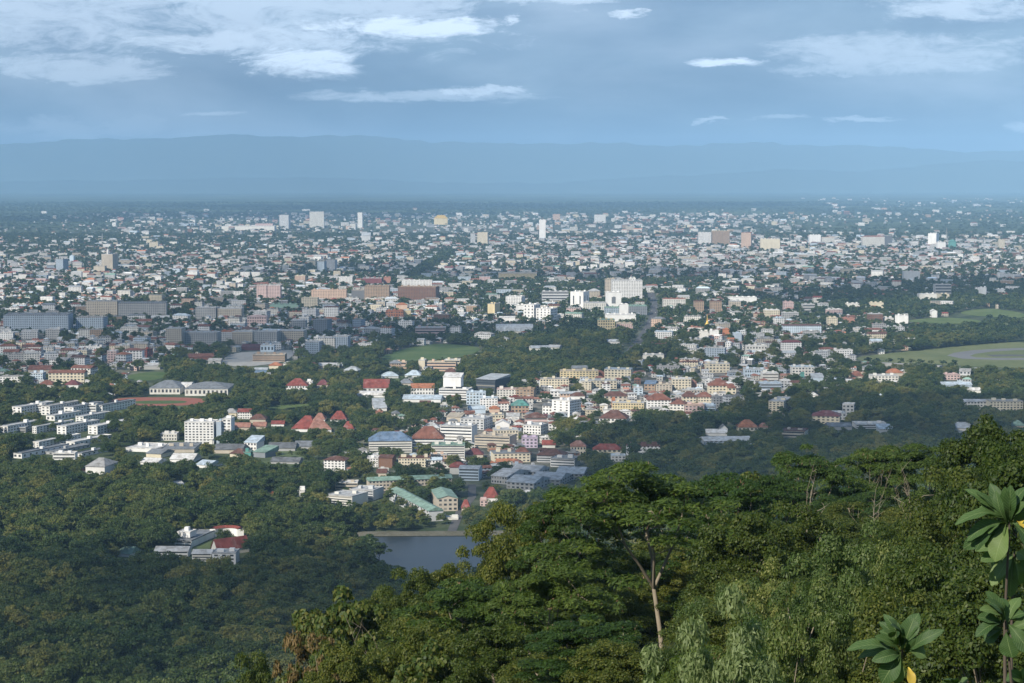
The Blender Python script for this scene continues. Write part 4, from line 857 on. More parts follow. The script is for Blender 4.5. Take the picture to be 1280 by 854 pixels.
# upper part of the hill-foot town
TOWN = [
 (595, 506, 24, 15, 16, 0, 'lblue', (f, 'lblue', 0), (4, 6), 'apartment_building', 'light blue and white block below the dark glass building', 'apartments'),
 (611, 513, 22, 15, 16, 0, 'white', (f, 'lblue', 0), (5, 6), 'apartment_building', 'white block with narrow windows right of the light blue block', 'apartments'),
 (650, 516, 22, 9, 18, 0, 'tan', (h_, 'teal', 6), (2, 5), 'apartment_building', 'block with a teal green roof right of the white narrow-windowed block', 'apartments'),
 (634, 499, 26, 12, 16, 0, 'offwhite', (f, 'pink', 0), (4, 7), 'apartment_building', 'off-white flats with a pinkish roof edge behind the white narrow-windowed block', 'apartments'),
 (656, 500, 22, 13, 18, -8, 'tan', (f, 'tan', 0), (4, 5, 4), 'apartment_building', 'tan flats right of the pinkish-roofed flats', 'apartments'),
 (597, 517, 20, 6, 16, 10, 'lblue', (g_, 'lblue', 3), 0, 'hall', 'pale blue metal roof below the light blue block', 'hall'),
 (618, 516, 13, 5, 12, 0, 'peach', (h_, 'orange', 3), 0, 'house', 'small orange roof between the blue and teal roofed blocks', 'house'),
 (688, 519, 20, 12, 16, -20, 'white', (g_, 'dgrey', 2), (3, 5, 4), 'apartment_building', 'white block with a dark roof at the left of the wood pocket', 'apartments'),
 (701, 521, 22, 20, 24, -34, 'white', (f, 'white', 0), (6, 3, 7), 'apartment_building', 'white stepped block showing its long side at the wood pocket', 'apartments'),
 (621, 527, 18, 8, 14, 0, 'cream', (f, 'grey', 0), (2, 5), 'house', 'cream flat-roofed house with grey roof in the middle of the town', 'house'),
 (641, 526, 16, 6, 14, 0, 'white', (g_, 'lgrey', 3), 0, 'house', 'white gabled house right of the grey flat-roofed house', 'house'),
 (670, 531, 28, 9, 16, 0, 'pink', (h_, 'rbrown', 4), ('b', 2), 'shop_row', 'pinkish balconied house with a brown roof below the wood pocket', 'shops'),
 (628, 537, 18, 7, 14, 0, 'white', (e_, 'white', 4), 0, 'house', 'bright white gabled house above the cream flats', 'house'),
 (567, 527, 18, 6, 16, -16, 'beige', (m_, 'beige', 3), 0, 'shed', 'tan flat-roofed shed at the town edge left of the white flats', 'shed'),
 (539, 540, 20, 5, 18, 0, 'beige', (h_, 'lgrey', 5), 0, 'house', 'grey pyramid roof behind the rust-brown hipped roof', 'house'),
 (693, 487, 36, 13, 16, 0, 'cream', (f, 'grey', 0), (4, 10), 'apartment_building', 'long cream flats, left one of the row under the shop streets', 'apartments'),
 (733, 488, 12, 11, 16, 0, 'cream', (f, 'lgrey', 0), (4, 3), 'apartment_building', 'short cream flats at the right of the dark tree gap', 'apartments'),
 (724, 475, 48, 11, 18, 0, 'yellow', (f, 'beige', 0), (4, 12), 'apartment_building', 'long yellow flats above the cream row', 'apartments'),
 (772, 475, 33, 13, 22, -10, 'cream', (f, 'bluegrey', 0), (4, 8, 5), 'apartment_building', 'cream flats with a blue-grey flat roof right of the yellow flats', 'apartments'),
 (754, 486, 34, 10, 18, 0, 'cream', (f, 'silver', 0), (3, 8), 'apartment_building', 'cream flats with silvery solar-like roof below the blue-grey roof', 'apartments'),
 (746, 473, 22, 6, 14, 0, 'rust', (h_, 'rust', 4), 0, 'house', 'rusty red roof between the yellow flats and the blue-grey roof', 'house'),
 (758, 489, 10, 9, 12, 0, 'white', (f, 'rbrown', 0), (3, 2), 'house', 'narrow white house below the silvery roofed flats', 'house'),
 (697, 496, 18, 7, 16, 0, 'white', (g_, 'white', 2), (2, 4), 'house', 'white house below the long cream flats', 'house'),
 (710, 499, 20, 7, 16, 0, 'peach', (g_, 'silver', 2), (2, 5), 'house', 'peach house with a metal roof below the long cream flats', 'house'),
 (722, 501, 18, 6, 14, 0, 'white', (h_, 'rbrown', 4), 0, 'house', 'brown roof house left of the orange-edged yellow flats', 'house'),
 (785, 517, 40, 13, 14, -3, 'yellow', (f, 'lgrey', 0), (4, 12), 'apartment_building', 'yellow flats with one orange and green painted end', 'apartments'),
 (767, 515, 4, 14, 14, 0, 'orange', (f, 'orange', 0), 0, 'stair_tower', 'orange painted stair end of the yellow flats', 'tower'),
 (766, 532, 34, 9, 26, -10, 'white', (h_, 'rbrown', 8), (2, 7, 3), 'school_building', 'white building under a broad dark brown roof in the dark trees', 'school'),
 (763, 517, 18, 4, 16, 0, 'white', (f, 'lgrey', 0), 0, 'shed', 'flat white roof behind the broad dark brown roof', 'shed'),
 (824, 512, 30, 12, 20, 0, 'white', (h_, 'rust', 7), (4, 7), 'apartment_building', 'white flats under a rusty hipped roof right of the yellow flats', 'apartments'),
 (846, 516, 18, 11, 20, -16, 'offwhite', (h_, 'rust', 4), (3, 4, 4), 'apartment_building', 'off-white block with a small rusty roof right of the white rusty-roofed flats', 'apartments'),
 (862, 506, 17, 10, 18, 0, 'cream', (h_, 'rbrown', 6), (3, 4), 'apartment_building', 'cream flats with brown roof, left one of a pair', 'apartments'),
 (881, 506, 18, 10, 18, 0, 'cream', (h_, 'rust', 5), (3, 5), 'apartment_building', 'cream flats with rusty roof, right one of a pair', 'apartments'),
 (868, 517, 24, 10, 20, -8, 'pink', (f, 'peach', 0), (3, 5), 'apartment_building', 'pale pink block in front of the cream pair', 'apartments'),
 (885, 516, 18, 8, 20, -8, 'lblue', (f, 'lblue', 0), ('b', 3), 'apartment_building', 'light blue banded block at the right of the pale pink block', 'apartments'),
 (852, 487, 24, 13, 18, 0, 'cream', (f, 'white', 0), (4, 6), 'apartment_building', 'cream and orange flats above the cream pair', 'apartments'),
 (830, 489, 20, 8, 16, 0, 'beige', (f, 'beige', 0), (3, 5), 'apartment_building', 'beige flats left of the cream and orange flats', 'apartments'),
 (866, 486, 10, 8, 16, 0, 'salmon', (h_, 'salmon', 3), 0, 'house', 'salmon block touching the right of the cream and orange flats', 'house'),
 (899, 492, 26, 10, 22, 0, 'cream', (h_, 'rust', 7), (3, 6), 'apartment_building', 'cream building with tiered rusty red roof by the big dark trees', 'apartments'),
 (915, 493, 10, 8, 18, 0, 'cream', (h_, 'rust', 5), (2, 2), 'apartment_building', 'smaller rusty-roofed annex right of the tiered rusty roof', 'apartments'),
 (886, 484, 9, 8, 14, 0, 'white', (f, 'white', 0), (3, 2), 'house', 'small white block above the tiered rusty roof', 'house'),
 (798, 494, 11, 9, 14, 0, 'lblue', (f, 'lgrey', 0), (3, 2), 'house', 'pale blue block above the white rusty-roofed flats', 'house'),
 (812, 488, 13, 8, 18, -18, 'tan', (g_, 'blue', 4), (2, 3), 'house', 'tan house with a clear blue roof', 'house'),
 (770, 503, 28, 8, 18, 0, 'beige', (h_, 'rbrown', 5), (2, 5), 'house', 'brown roofed house above the orange-edged yellow flats', 'house'),
 (897, 466, 30, 11, 16, 0, 'cream', (f, 'lgrey', 0), (3, 7), 'apartment_building', 'cream slab with paired windows above the tiered rusty roof', 'apartments'),
 (944, 472, 26, 10, 22, 0, 'lblue', (f, 'lgrey', 0), (2, 9), 'market_hall', 'long pale blue-white hall right of the cream slab', 'hall'),
 (963, 478, 20, 11, 22, 0, 'offwhite', (f, 'white', 0), ('b', 3), 'apartment_building', 'off-white tiered building right of the long pale hall', 'apartments'),
 (964, 487, 26, 7, 24, 0, 'bluegrey', (f, 'lblue', 0), ('b', 2), 'shop_row', 'blue-grey low building below the off-white tiered building', 'shops'),
 (982, 485, 12, 9, 14, 0, 'lgrey', (f, 'white', 0), (3, 3), 'apartment_building', 'light grey block at the corner below the teal awning', 'apartments'),
 (1004, 470, 28, 11, 20, 0, 'offwhite', (f, 'lblue', 0), (3, 7), 'apartment_building', 'off-white flats with a teal awning left of the silvery shed', 'apartments'),
 (1003, 472, 5, 5, 3, 0, 'teal', (f, 'teal', 0), 0, 'shop_awning', 'bright teal awning on the off-white flats', 'awning'),
 (1023, 478, 14, 6, 20, 0, 'lblue', (m_, 'silver', 4), 0, 'shed', 'silvery sloping shed roof above the big dark trees', 'shed'),
 (970, 517, 18, 15, 50, -20, 'cream', (f, 'lgrey', 0), (6, 4, 10), 'apartment_building', 'cream six-storey slab turned sideways in the dark trees', 'apartments'),
 (910, 556, 60, 5, 26, 6, 'bluegrey', (g_, 'silver', 3), (2, 10), 'hall', 'wide low building with pale metal roofs at the edge of the foreground trees', 'hall'),
 (896, 545, 26, 4, 18, 0, 'white', (g_, 'white', 3), 0, 'hall', 'white roofed hall behind the wide pale metal roofs', 'hall'),
 (905, 540, 9, 4, 12, 0, 'white', (e_, 'slate', 4), 0, 'house', 'small white gabled house left of the vivid orange temple-like roof', 'house'),
 (935, 539, 25, 5, 20, 0, 'cream', (h_, 'orange', 7), (1, 5), 'pavilion', 'vivid orange hipped roof right of the pale metal roofs', 'pavilion'),
 (955, 537, 10, 3, 14, 0, 'cream', (h_, 'salmon', 4), 0, 'house', 'little salmon roof right of the vivid orange hipped roof', 'house'),
 (1032, 530, 34, 10, 26, -12, 'cream', (h_, 'maroon', 5), (3, 6), 'school_building', 'cream building under a maroon roof behind the foreground trees', 'school'),
 (1043, 525, 30, 8, 22, 0, 'lgrey', (f, 'silver', 0), (2, 6), 'school_building', 'grey-white wing with a domed entrance right of the maroon roof', 'school'),
 (1060, 519, 14, 13, 18, -14, 'lgrey', (f, 'white', 0), (3, 3, 3), 'office_block', 'pale grey tower-like block at the right of the maroon roofed school', 'office'),
 (1050, 538, 30, 5, 22, 0, 'grey', (g_, 'slate', 3), 0, 'hall', 'grey hall roof in front of the maroon roofed school', 'hall'),
 (1090, 536, 40, 5, 26, 0, 'lgrey', (f, 'silver', 0), ('b', 2), 'school_building', 'long silvery roofs right of the maroon roofed school', 'school'),
 (1108, 542, 18, 6, 18, 0, 'lgrey', (m_, 'lblue', 3), 0, 'hall', 'pale roof end at the right of the long silvery roofs', 'hall'),
 (991, 547, 28, 8, 24, -18, 'beige', (f, 'rbrown', 0), ('b', 2), 'school_building', 'beige two-storey building with uneven roofs behind the feathery trees', 'school'),
 (1016, 497, 13, 3, 14, 0, 'white', (h_, 'white', 3), 0, 'house', 'white roof alone in the big dark trees', 'house'),
 (1221, 512, 32, 10, 20, 0, 'offwhite', (g_, 'lgrey', 2), (3, 8), 'apartment_building', 'white flats with red trim at the right edge in the dark trees', 'apartments'),
 (1258, 514, 42, 12, 20, 0, 'cream', (f, 'grey', 0), (4, 10), 'apartment_building', 'cream flats farthest right in the dark trees', 'apartments'),
 (1202, 541, 18, 6, 20, -16, 'offwhite', (m_, 'silver', 4), 0, 'house', 'white house with a sloping silvery roof above the foreground trees at the right', 'house'),
 (1273, 536, 18, 4, 16, 0, 'beige', (h_, 'green', 5), 0, 'house', 'pale green roof at the right edge above the foreground trees', 'house'),
 (1106, 479, 34, 9, 20, 0, 'offwhite', (f, 'lgrey', 0), (3, 8), 'apartment_building', 'white block with dark openings below the airfield wall', 'apartments'),
 (1119, 470, 20, 4, 20, 0, 'beige', (h_, 'orange', 5), 0, 'house', 'orange roof below the airfield wall', 'house'),
 (1072, 475, 16, 5, 18, 0, 'beige', (h_, 'rust', 6), 0, 'house', 'rust roof left of the white block below the airfield wall', 'house'),
 (1190, 475, 20, 6, 20, 0, 'pink', (f, 'pink', 0), (2, 5), 'house', 'pink low building below the right part of the airfield', 'house'),
 (1206, 473, 13, 9, 18, -16, 'lgrey', (g_, 'grey', 3), (2, 3), 'house', 'grey gabled block right of the pink low building', 'house'),
 (1196, 484, 38, 3, 20, 0, 'bluegrey', (g_, 'lblue', 3), 0, 'shed', 'long bluish shed below the pink low building', 'shed'),
 (1218, 491, 16, 3, 14, 0, 'white', (g_, 'white', 3), 0, 'shed', 'white shed roof at the edge of the dark trees on the right', 'shed'),
 # east of the avenue
 (843, 386, 28, 12, 25, 0, 'offwhite', (f, 'salmon', 0), (4, 8), 'apartment_building', 'off-white flats with a red roof edge right of the avenue', 'apartments'),
 (874, 391, 12, 14, 25, 0, 'tan', (f, 'rbrown', 0), (5, 4), 'apartment_building', 'tan-brown flats, left block of the brown pair', 'apartments'),
 (895, 391, 14, 14, 25, 0, 'tan', (f, 'rbrown', 0), (5, 5), 'apartment_building', 'tan-brown flats, right block of the brown pair', 'apartments'),
 (919, 388, 14, 11, 25, 0, 'beige', (f, 'lgrey', 0), (4, 4), 'apartment_building', 'beige block right of the brown pair', 'apartments'),
 (929, 379, 34, 7, 25, 0, 'white', (f, 'white', 0), 0, 'school_building', 'long white row behind the beige block', 'school'),
 (986, 388, 12, 10, 22, 0, 'pink', (f, 'pink', 0), (4, 4), 'apartment_building', 'small pink tower block in the greenery', 'apartments'),
 (1011, 391, 15, 10, 22, 0, 'grey', (f, 'lgrey', 0), ('b', 3), 'apartment_building', 'grey banded block right of the small pink tower block', 'apartments'),
 (965, 399, 19, 11, 22, 0, 'cream', (f, 'white', 0), (4, 7), 'apartment_building', 'cream block with dark window rows below the small pink tower block', 'apartments'),
 (1003, 416, 48, 9, 22, 0, 'lblue', (g_, 'rbrown', 2), (3, 12), 'school_building', 'long pale blue-white row with brown roof', 'school'),
 (1041, 408, 12, 10, 22, 0, 'cream', (f, 'cream', 0), (4, 3), 'apartment_building', 'cream block left of the salmon-orange roof', 'apartments'),
 (1061, 404, 15, 6, 22, 0, 'salmon', (f, 'salmon', 0), 0, 'shop_row', 'salmon-orange low block in the greenery', 'shops'),
 (1127, 407, 16, 12, 25, -10, 'white', (f, 'white', 0), 0, 'apartment_building', 'bright white block in the greenery left of the golf course', 'apartments'),
 (1111, 405, 12, 7, 22, 0, 'offwhite', (f, 'lgrey', 0), 0, 'apartment_building', 'lower off-white block touching the bright white one', 'apartments'),
 (1168, 397, 7, 8, 18, 0, 'white', (e_, 'white', 3), 0, 'house', 'lone white house left of the golf course', 'house'),
 (1096, 385, 17, 6, 20, 0, 'cream', (f, 'cream', 0), 0, 'school_building', 'long cream building in the greenery, right one', 'school'),
 (1066, 384, 17, 4, 20, 0, 'offwhite', (f, 'white', 0), 0, 'school_building', 'long off-white building in the greenery, left one', 'school'),
 (1179, 371, 20, 15, 25, 0, 'grey', (f, 'lgrey', 0), ('b', 4), 'office_block', 'grey slab with a paler top right of the dark wood', 'office'),
 (1178, 373, 17, 5, 14, 0, 'cream', (f, 'cream', 0), 0, 'office_block', 'cream podium at the foot of the grey slab right of the wood', 'office'),
 (1160, 375, 22, 7, 25, 0, 'offwhite', (f, 'white', 0), 0, 'apartment_building', 'pale buildings left of the grey slab near the wood', 'apartments'),
 (1228, 371, 9, 11, 22, -15, 'white', (f, 'white', 0), 0, 'apartment_building', 'narrow white block far right above the golf course', 'apartments'),
 (1252, 367, 9, 5, 22, 0, 'white', (f, 'white', 0), 0, 'house', 'small white building farthest right above the golf course', 'house'),
 (1140, 352, 20, 12, 25, 0, 'lgrey', (f, 'white', 0), 0, 'apartment_building', 'pale grey ribbed block in the shaded quarter on the right', 'apartments'),
 (817, 449, 26, 5, 20, 0, 'offwhite', (f, 'lgrey', 0), 0, 'shop_row', 'flat pale shop row at the bend of the avenue', 'shops'),
 (829, 425, 22, 10, 22, -10, 'white', (f, 'lblue', 0), (3, 6), 'apartment_building', 'white block with a pale blue roof right of the avenue bend', 'apartments'),
 (946, 441, 26, 8, 20, 0, 'offwhite', (f, 'white', 0), (2, 7), 'apartment_building', 'off-white flats in the middle of the eastern suburb', 'apartments'),
 (922, 426, 10, 9, 16, 0, 'bluegrey', (f, 'lblue', 0), 0, 'house', 'blue-grey block in the eastern suburb', 'house'),
 (908, 419, 8, 7, 14, 0, 'orange', (f, 'orange', 0), 0, 'house', 'orange block right of the golden stupa', 'house'),
 (893, 421, 11, 7, 14, 0, 'white', (f, 'white', 0), 0, 'house', 'white block just below the golden stupa on its right', 'house'),
 (880, 424, 11, 9, 14, 0, 'offwhite', (f, 'offwhite', 0), 0, 'house', 'off-white block just below the golden stupa on its left', 'house'),
]
for a in TOWN:
    px, by, w, hh, d, rt, wall, rf, win, nm, lab, cat = a
    far = by < 440 and win and win[0] != 'b'
    L(px, by, w, hh, d, rt, wall, rf, 0 if far else win, nm, lab, cat, facade=bool(far))

# --- the golden stupa
x, y = gp(884, 413); b = MB()
root = tag(link('stupa', None, None, (x, y, 0)), 'golden pointed stupa among the houses right of the avenue', 'stupa')
b.box(-6, 6, -6, 6, 0, 4); link('base', b.mesh('base', M['wall']), root, color=PAL['white'])
b = MB(); prof_ = [(5.2, 4), (5.0, 6), (4.4, 7), (4.6, 9), (3.8, 12), (2.2, 14.5), (1.4, 16), (1.1, 20), (0.5, 25), (0.1, 30)]
b.tube([(0, 0, z) for r_, z in prof_], [r_ for r_, z in prof_], 14); link('spire', b.mesh('spire', M['gold'], True), root)
LAND.append((879, 889, 398, 413, y)); FOOT.append((x, y, 8))

# --- green roofed dormitory round a court: three wings
def wing(root, p0, p1, dep, h, wall, roofc, hm, nw, rows):
    a = math.atan2(p1[1] - p0[1], p1[0] - p0[0]); ln = math.hypot(p1[0] - p0[0], p1[1] - p0[1])
    mx_, my_ = (p0[0] + p1[0]) / 2 - root.location.x, (p0[1] + p1[1]) / 2 - root.location.y
    block(root, ln, dep, h, wall, (g_, roofc, hm), (rows, nw, 0), mx_, my_, 0, a)
    cx, cy = (p0[0] + p1[0]) / 2 - math.sin(a) * dep / 2, (p0[1] + p1[1]) / 2 + math.cos(a) * dep / 2
    n = max(2, int(ln / 9))
    for i in range(n):
        f_ = (i + .5) / n; FOOT.append((p0[0] + (p1[0] - p0[0]) * f_ - math.sin(a) * dep / 2, p0[1] + (p1[1] - p0[1]) * f_ + math.cos(a) * dep / 2, dep * .6 + 3))
G = [tuple(float(c) for c in gp(*p)) for p in ((461, 618), (565, 614), (487, 625), (536, 652), (550, 640), (546, 618))]
root = tag(link('dormitory', None, None, (*G[0], 0)), fresh('long grey dormitory with three pale green roofs round a court above the dam'), 'dormitory')
wing(root, G[0], G[1], 11, 11.5, 'beige', 'green', 2.6, 24, 4)
wing(root, G[2], G[3], 12, 8.5, 'lgrey', 'green', 2.6, 14, 3)
G4, G5 = tuple(float(c) for c in gp(549, 639)), tuple(float(c) for c in gp(571, 637))
x0, y0 = G4; x1, y1 = G5
block(root, math.hypot(x1 - x0, y1 - y0), 46, 10.5, 'beige', (e_, 'green', 2.4), (3, 4, 0), (x0 + x1) / 2 - root.location.x, y0 - root.location.y, 0, math.radians(9))
FOOT += [((x0 + x1) / 2 - i * 1.5, y0 + 6 + i * 10, 12) for i in range(5)]
LAND.append((461, 572, 597, 634, y0)); LAND.append((487, 545, 604, 646, G[3][1]))

# --- conference centre in the forest: long white front, grey hall, red temple roof, curved red roof
L(280, 706, 30, 14, 16, -2, 'white', (f, 'lgrey', 0), (3, 3), 'conference_centre', 'white three-storey end block of the forest conference centre', 'building')
L(252, 702, 24, 10, 14, -2, 'offwhite', (g_, 'lgrey', 2), ('b', 3), 'conference_centre', 'white banded middle wing of the forest conference centre', 'building')
L(214, 697, 42, 8, 14, -2, 'lgrey', (g_, 'lgrey', 2.5), ('b', 2), 'conference_centre', 'long grey-roofed left wing of the forest conference centre', 'building')
L(229, 684, 22, 8, 44, -14, 'white', (f, 'slate', 0), ('b', 2), 'conference_hall', 'grey flat-roofed hall with a white canopy behind the forest conference centre', 'hall', wings=((-3, 8, 5.6, 10, 12, 3.5, 'white', (f, 'white', 0), 0),))
L(268, 694, 10, 7, 26, -52, 'offwhite', (e_, 'red', 7.5), 0, 'temple_hall', 'steep red temple-like roof with white gable edges in the forest', 'temple hall')
def arc_hall():
    x, y = gp(283, 672); root = tag(link('arc_building', None, None, (x, y, 0)), fresh('curved arc-shaped building with a red roof behind the steep red temple-like roof'), 'building')
    R, n = 13.0, 12; bw = MB(); br = MB()
    P = [(R * math.cos(a), R * math.sin(a) * 1.0) for a in [math.radians(8 + i * 164 / n) for i in range(n + 1)]]
    Q = [(p[0] * 0.66, p[1] * 0.66) for p in P]
    for i in range(n):
        a, b_, c, d = P[i], P[i + 1], Q[i + 1], Q[i]
        bw.add([(*a, 0), (*b_, 0), (*c, 0), (*d, 0), (*a, 6), (*b_, 6), (*c, 6), (*d, 6)], [(0, 1, 5, 4), (2, 3, 7, 6), (4, 5, 6, 7)] + ([(3, 0, 4, 7)] if i == 0 else []) + ([(1, 2, 6, 5)] if i == n - 1 else []))
        m1 = ((a[0] + d[0]) / 2, (a[1] + d[1]) / 2); m2 = ((b_[0] + c[0]) / 2, (b_[1] + c[1]) / 2); k = 1.04
        A, B, C_, D = (a[0] * k, a[1] * k), (b_[0] * k, b_[1] * k), (c[0] * .93, c[1] * .93), (d[0] * .93, d[1] * .93)
        br.add([(*A, 6.03), (*B, 6.03), (*m2, 7.6), (*m1, 7.6), (*C_, 6.03), (*D, 6.03)], [(0, 1, 2, 3), (3, 2, 4, 5)])
    link('wall', bw.mesh('wall', M['wall']), root, color=PAL['white']); link('roof', br.mesh('roof', M['roof']), root, color=PAL['red'])
    LAND.append((258, 304, 652, 674, y)); FOOT.extend([(x, y + 9, 15)])
arc_hall()
L(155, 696, 16, 4, 16, -18, 'white', (g_, 'green', 4), 0, 'lodge', 'small lodge with a pale green roof left of the forest conference centre', 'house')

# --- radio masts far out
for (px, by, hp, lab) in [(128, 310, 18, 'thin lattice mast at the far left above the trees'), (992, 285, 22, 'tall thin lattice mast on the far plain right of the hotels'), (1183, 303, 18, 'thin lattice mast behind the low white block at the right')]:
    x, y = gp(px, by); s = F / y; b = MB(); hm = hp / s
    for k in range(3):
        a0_ = k * 2.094; b.tube([(4 * math.cos(a0_), 4 * math.sin(a0_), 0), (0.8 * math.cos(a0_), .8 * math.sin(a0_), hm)], [.7, .45], 4)
    n = 9
    for i in range(n):
        r_ = 4 - 3.2 * i / n; z = hm * i / n
        for k in range(3): b.tube([(r_ * math.cos(k * 2.094), r_ * math.sin(k * 2.094), z), (r_ * .9 * math.cos((k + 1) * 2.094), r_ * .9 * math.sin((k + 1) * 2.094), z + hm / n)], [.3, .3], 4)
    tag(link('radio_mast', b.mesh('radio_mast', M['concrete']), None, (x, y, 0)), fresh(lab), 'mast')
# ------------------------------------------------------------------ ordinary buildings
REFS = [('the white nine-storey block', 249, 555), ('the green-roofed dormitory', 513, 618), ('the dark glass building', 607, 491), ('the blue-roofed flats', 488, 566), ('the rust-roofed flats', 535, 562),
        ('the lilac block', 662, 560), ('the teal-roofed block', 650, 516), ('the long cream flats', 693, 487), ('the yellow flats', 785, 517), ('the tiered rusty roof', 899, 492), ('the golden stupa', 884, 413),
        ('the cream sideways slab', 970, 517), ('the airfield', 1180, 447), ('the silvery shed', 1023, 478), ('the maroon-roofed school', 1032, 530), ('the red and white flats', 157, 456), ('the cream campus front', 83, 480),
        ('the building site', 325, 448), ('the playing field', 545, 440), ('the peach school', 547, 464), ('the maroon-banded school', 538, 420), ('the bright orange block', 493, 399), ('the pink trimmed block', 321, 410),
        ('the huge grey-beige hotel', 150, 398), ('the slate complex', 45, 416), ('the tall hospital tower', 784, 378), ('the white block cluster', 660, 400), ('the brown flats pair', 885, 391),
        ('the salmon villa', 723, 569), ('the pale blue-white row', 1003, 416), ('the paired-window slab', 897, 466), ('the avenue bend', 800, 430), ('the off-white suburb flats', 946, 441),
        ('the sports halls', 240, 494), ('the reservoir', 540, 695), ('the forest conference centre', 240, 695), ('the big blank white hall', 119, 597), ('the vivid orange roof', 935, 538),
        ('the lone orange roof', 341, 622), ('the dormitory rows', 60, 545), ('the golf course', 1235, 393), ('the twin pinkish towers', 335, 376), ('the big red pavilions', 390, 538), ('the red-roofed hall', 470, 490)]
RX = np.array([r[1] for r in REFS], float); RY = np.array([r[2] for r in REFS], float)
ORD = ['', 'second', 'third', 'fourth', 'fifth', 'sixth', 'seventh', 'eighth', 'ninth', 'tenth', 'eleventh', 'twelfth', 'thirteenth', 'fourteenth', 'fifteenth', 'sixteenth', 'seventeenth', 'eighteenth', 'nineteenth', 'twentieth']
def one_label_each(items):
    """items: (object, description, px, py). Adds the nearest landmark, and the rank from it where several look the same there."""
    groups = {}
    for o, desc, px, py in items:
        d = np.hypot(RX - px, (RY - py) * 2.5); k = int(np.argmin(d)); dx, dy = px - RX[k], (py - RY[k]) * 2.5
        rel = ('right of' if dx > 0 else 'left of') if abs(dx) > abs(dy) else ('in front of' if dy > 0 else 'behind')
        groups.setdefault((desc, rel, k), []).append((float(d[k]), o))
    for (desc, rel, k), lst in groups.items():
        lst.sort(key=lambda e: e[0])
        for i, (_, o) in enumerate(lst):
            if len(lst) == 1: lab = f'{desc} {rel} {REFS[k][0]}'
            elif i == 0: lab = f'{desc} {rel} {REFS[k][0]}, nearest'
            elif i < 20: lab = f'{desc} {rel} {REFS[k][0]}, {ORD[i]} nearest'
            else: lab = f'{desc} {rel} {REFS[k][0]}, among the farthest'; tag(o, group=f'{desc} farthest {rel} {REFS[k][0]}')
            if len(lab.split()) > 16: lab = lab.replace('with flat ', 'with ').replace(' on the campus road', '').replace(' on the car park', '')
            o['label'] = lab

WALLS = [('white', 38), ('offwhite', 16), ('cream', 9), ('beige', 8), ('lgrey', 9), ('grey', 7), ('pink', 3), ('peach', 2), ('lblue', 3), ('bluegrey', 3), ('tan', 3), ('brown', 2)]
ROOFS = [('rust', 22), ('rbrown', 20), ('salmon', 8), ('orange', 3), ('grey', 18), ('lgrey', 12), ('slate', 12), ('white', 6), ('silver', 7), ('lblue', 4), ('green', 3), ('maroon', 3), ('red', 2)]
WORD = {'offwhite': 'off-white', 'lgrey': 'light grey', 'lblue': 'pale blue', 'bluegrey': 'blue-grey', 'rust': 'rusty red', 'rbrown': 'dark brown', 'dgrey': 'dark grey'}
def pick(tab, n, r):
    k = [a for a, _ in tab]; p = np.array([b for _, b in tab], float); return r.choice(len(k), n, p=p / p.sum()), k

FOOTA = np.array(FOOT)
def clear_of_foot(x, y, rad):
    ok = np.ones(len(x), bool)
    for fx, fy, fr in FOOTA: ok &= (x - fx) ** 2 + (y - fy) ** 2 > (fr + rad) ** 2
    return ok
LANDA = np.array(LAND)
def hides(px, py, top, hw, y, share=0.3):
    """True where something standing there would bury a placed building's front"""
    bad = np.zeros(len(px), bool)
    for x0, x1, t_, b_, dist in LANDA:
        bad |= (px + hw > x0) & (px - hw < x1) & (y < dist) & (top < b_ - share * (b_ - t_)) & (y > dist - 350)
    return bad

def scatter(y0, y1, step, r):
    yy, xx = np.mgrid[y0:y1:step, -0.29 * y1:0.29 * y1:step]
    x = (xx + r.uniform(-.42, .42, xx.shape) * step).ravel(); y = (yy + r.uniform(-.42, .42, xx.shape) * step).ravel()
    k = np.abs(x) < 0.28 * y; return x[k], y[k]

r = np.random.default_rng(11)
parts_x, parts_y, zone = [], [], []
for zi, (a, b_, st) in enumerate([(1650, 3300, 12.5), (3300, 5200, 15.5), (5200, 9000, 19), (9000, 15000, 44), (15000, 26000, 100)]):
    x, y = scatter(a, b_, st, r); parts_x.append(x); parts_y.append(y); zone.append(np.full(len(x), zi))
X = np.concatenate(parts_x); Y = np.concatenate(parts_y); Zn = np.concatenate(zone)
PX, PY = proj(X, Y, 0)
dens = density(PX, PY)
clump = 0.5 + 0.5 * np.sin(X * 0.021 + 1.7 * np.sin(Y * 0.013)) * np.sin(Y * 0.017 + 1.3 * np.sin(X * 0.011))   # streets and blocks
keep = r.uniform(0, 1, len(X)) < np.clip(dens * np.where((Zn == 0) & (X > 110), .72, 1.0) * (0.3 + 1.05 * clump), 0, 0.94) * np.array([0.78, 0.68, 0.62, 0.5, 0.35])[Zn]
keep &= ~open_ground(X, Y, 9)
# the tree lined canal and the dark parks stay free of houses
canal = [gp(*p) for p in ((508, 349), (540, 330), (566, 316))]
def near_line(x, y, pts, w):
    hit = np.zeros(len(x), bool)
    for (ax, ay), (bx, by) in zip(pts[:-1], pts[1:]):
        dx, dy = bx - ax, by - ay; tt = np.clip(((x - ax) * dx + (y - ay) * dy) / (dx * dx + dy * dy), 0, 1)
        hit |= np.hypot(x - ax - tt * dx, y - ay - tt * dy) < w
    return hit
keep &= ~near_line(X, Y, canal, 26)
X, Y, Zn, PX, PY = X[keep], Y[keep], Zn[keep], PX[keep], PY[keep]
N = len(X)
big = r.uniform(0, 1, N) < np.array([0.10, 0.09, 0.10, 0.22, 0.4])[Zn]
grow = np.array([1.0, 1.04, 1.08, 1.4, 2.0])[Zn]
WB = np.where(big, r.uniform(15, 32, N), r.uniform(6.5, 12.5, N)) * grow
DB = np.where(big, r.uniform(10, 15, N), r.uniform(6, 9.5, N)) * np.sqrt(grow)
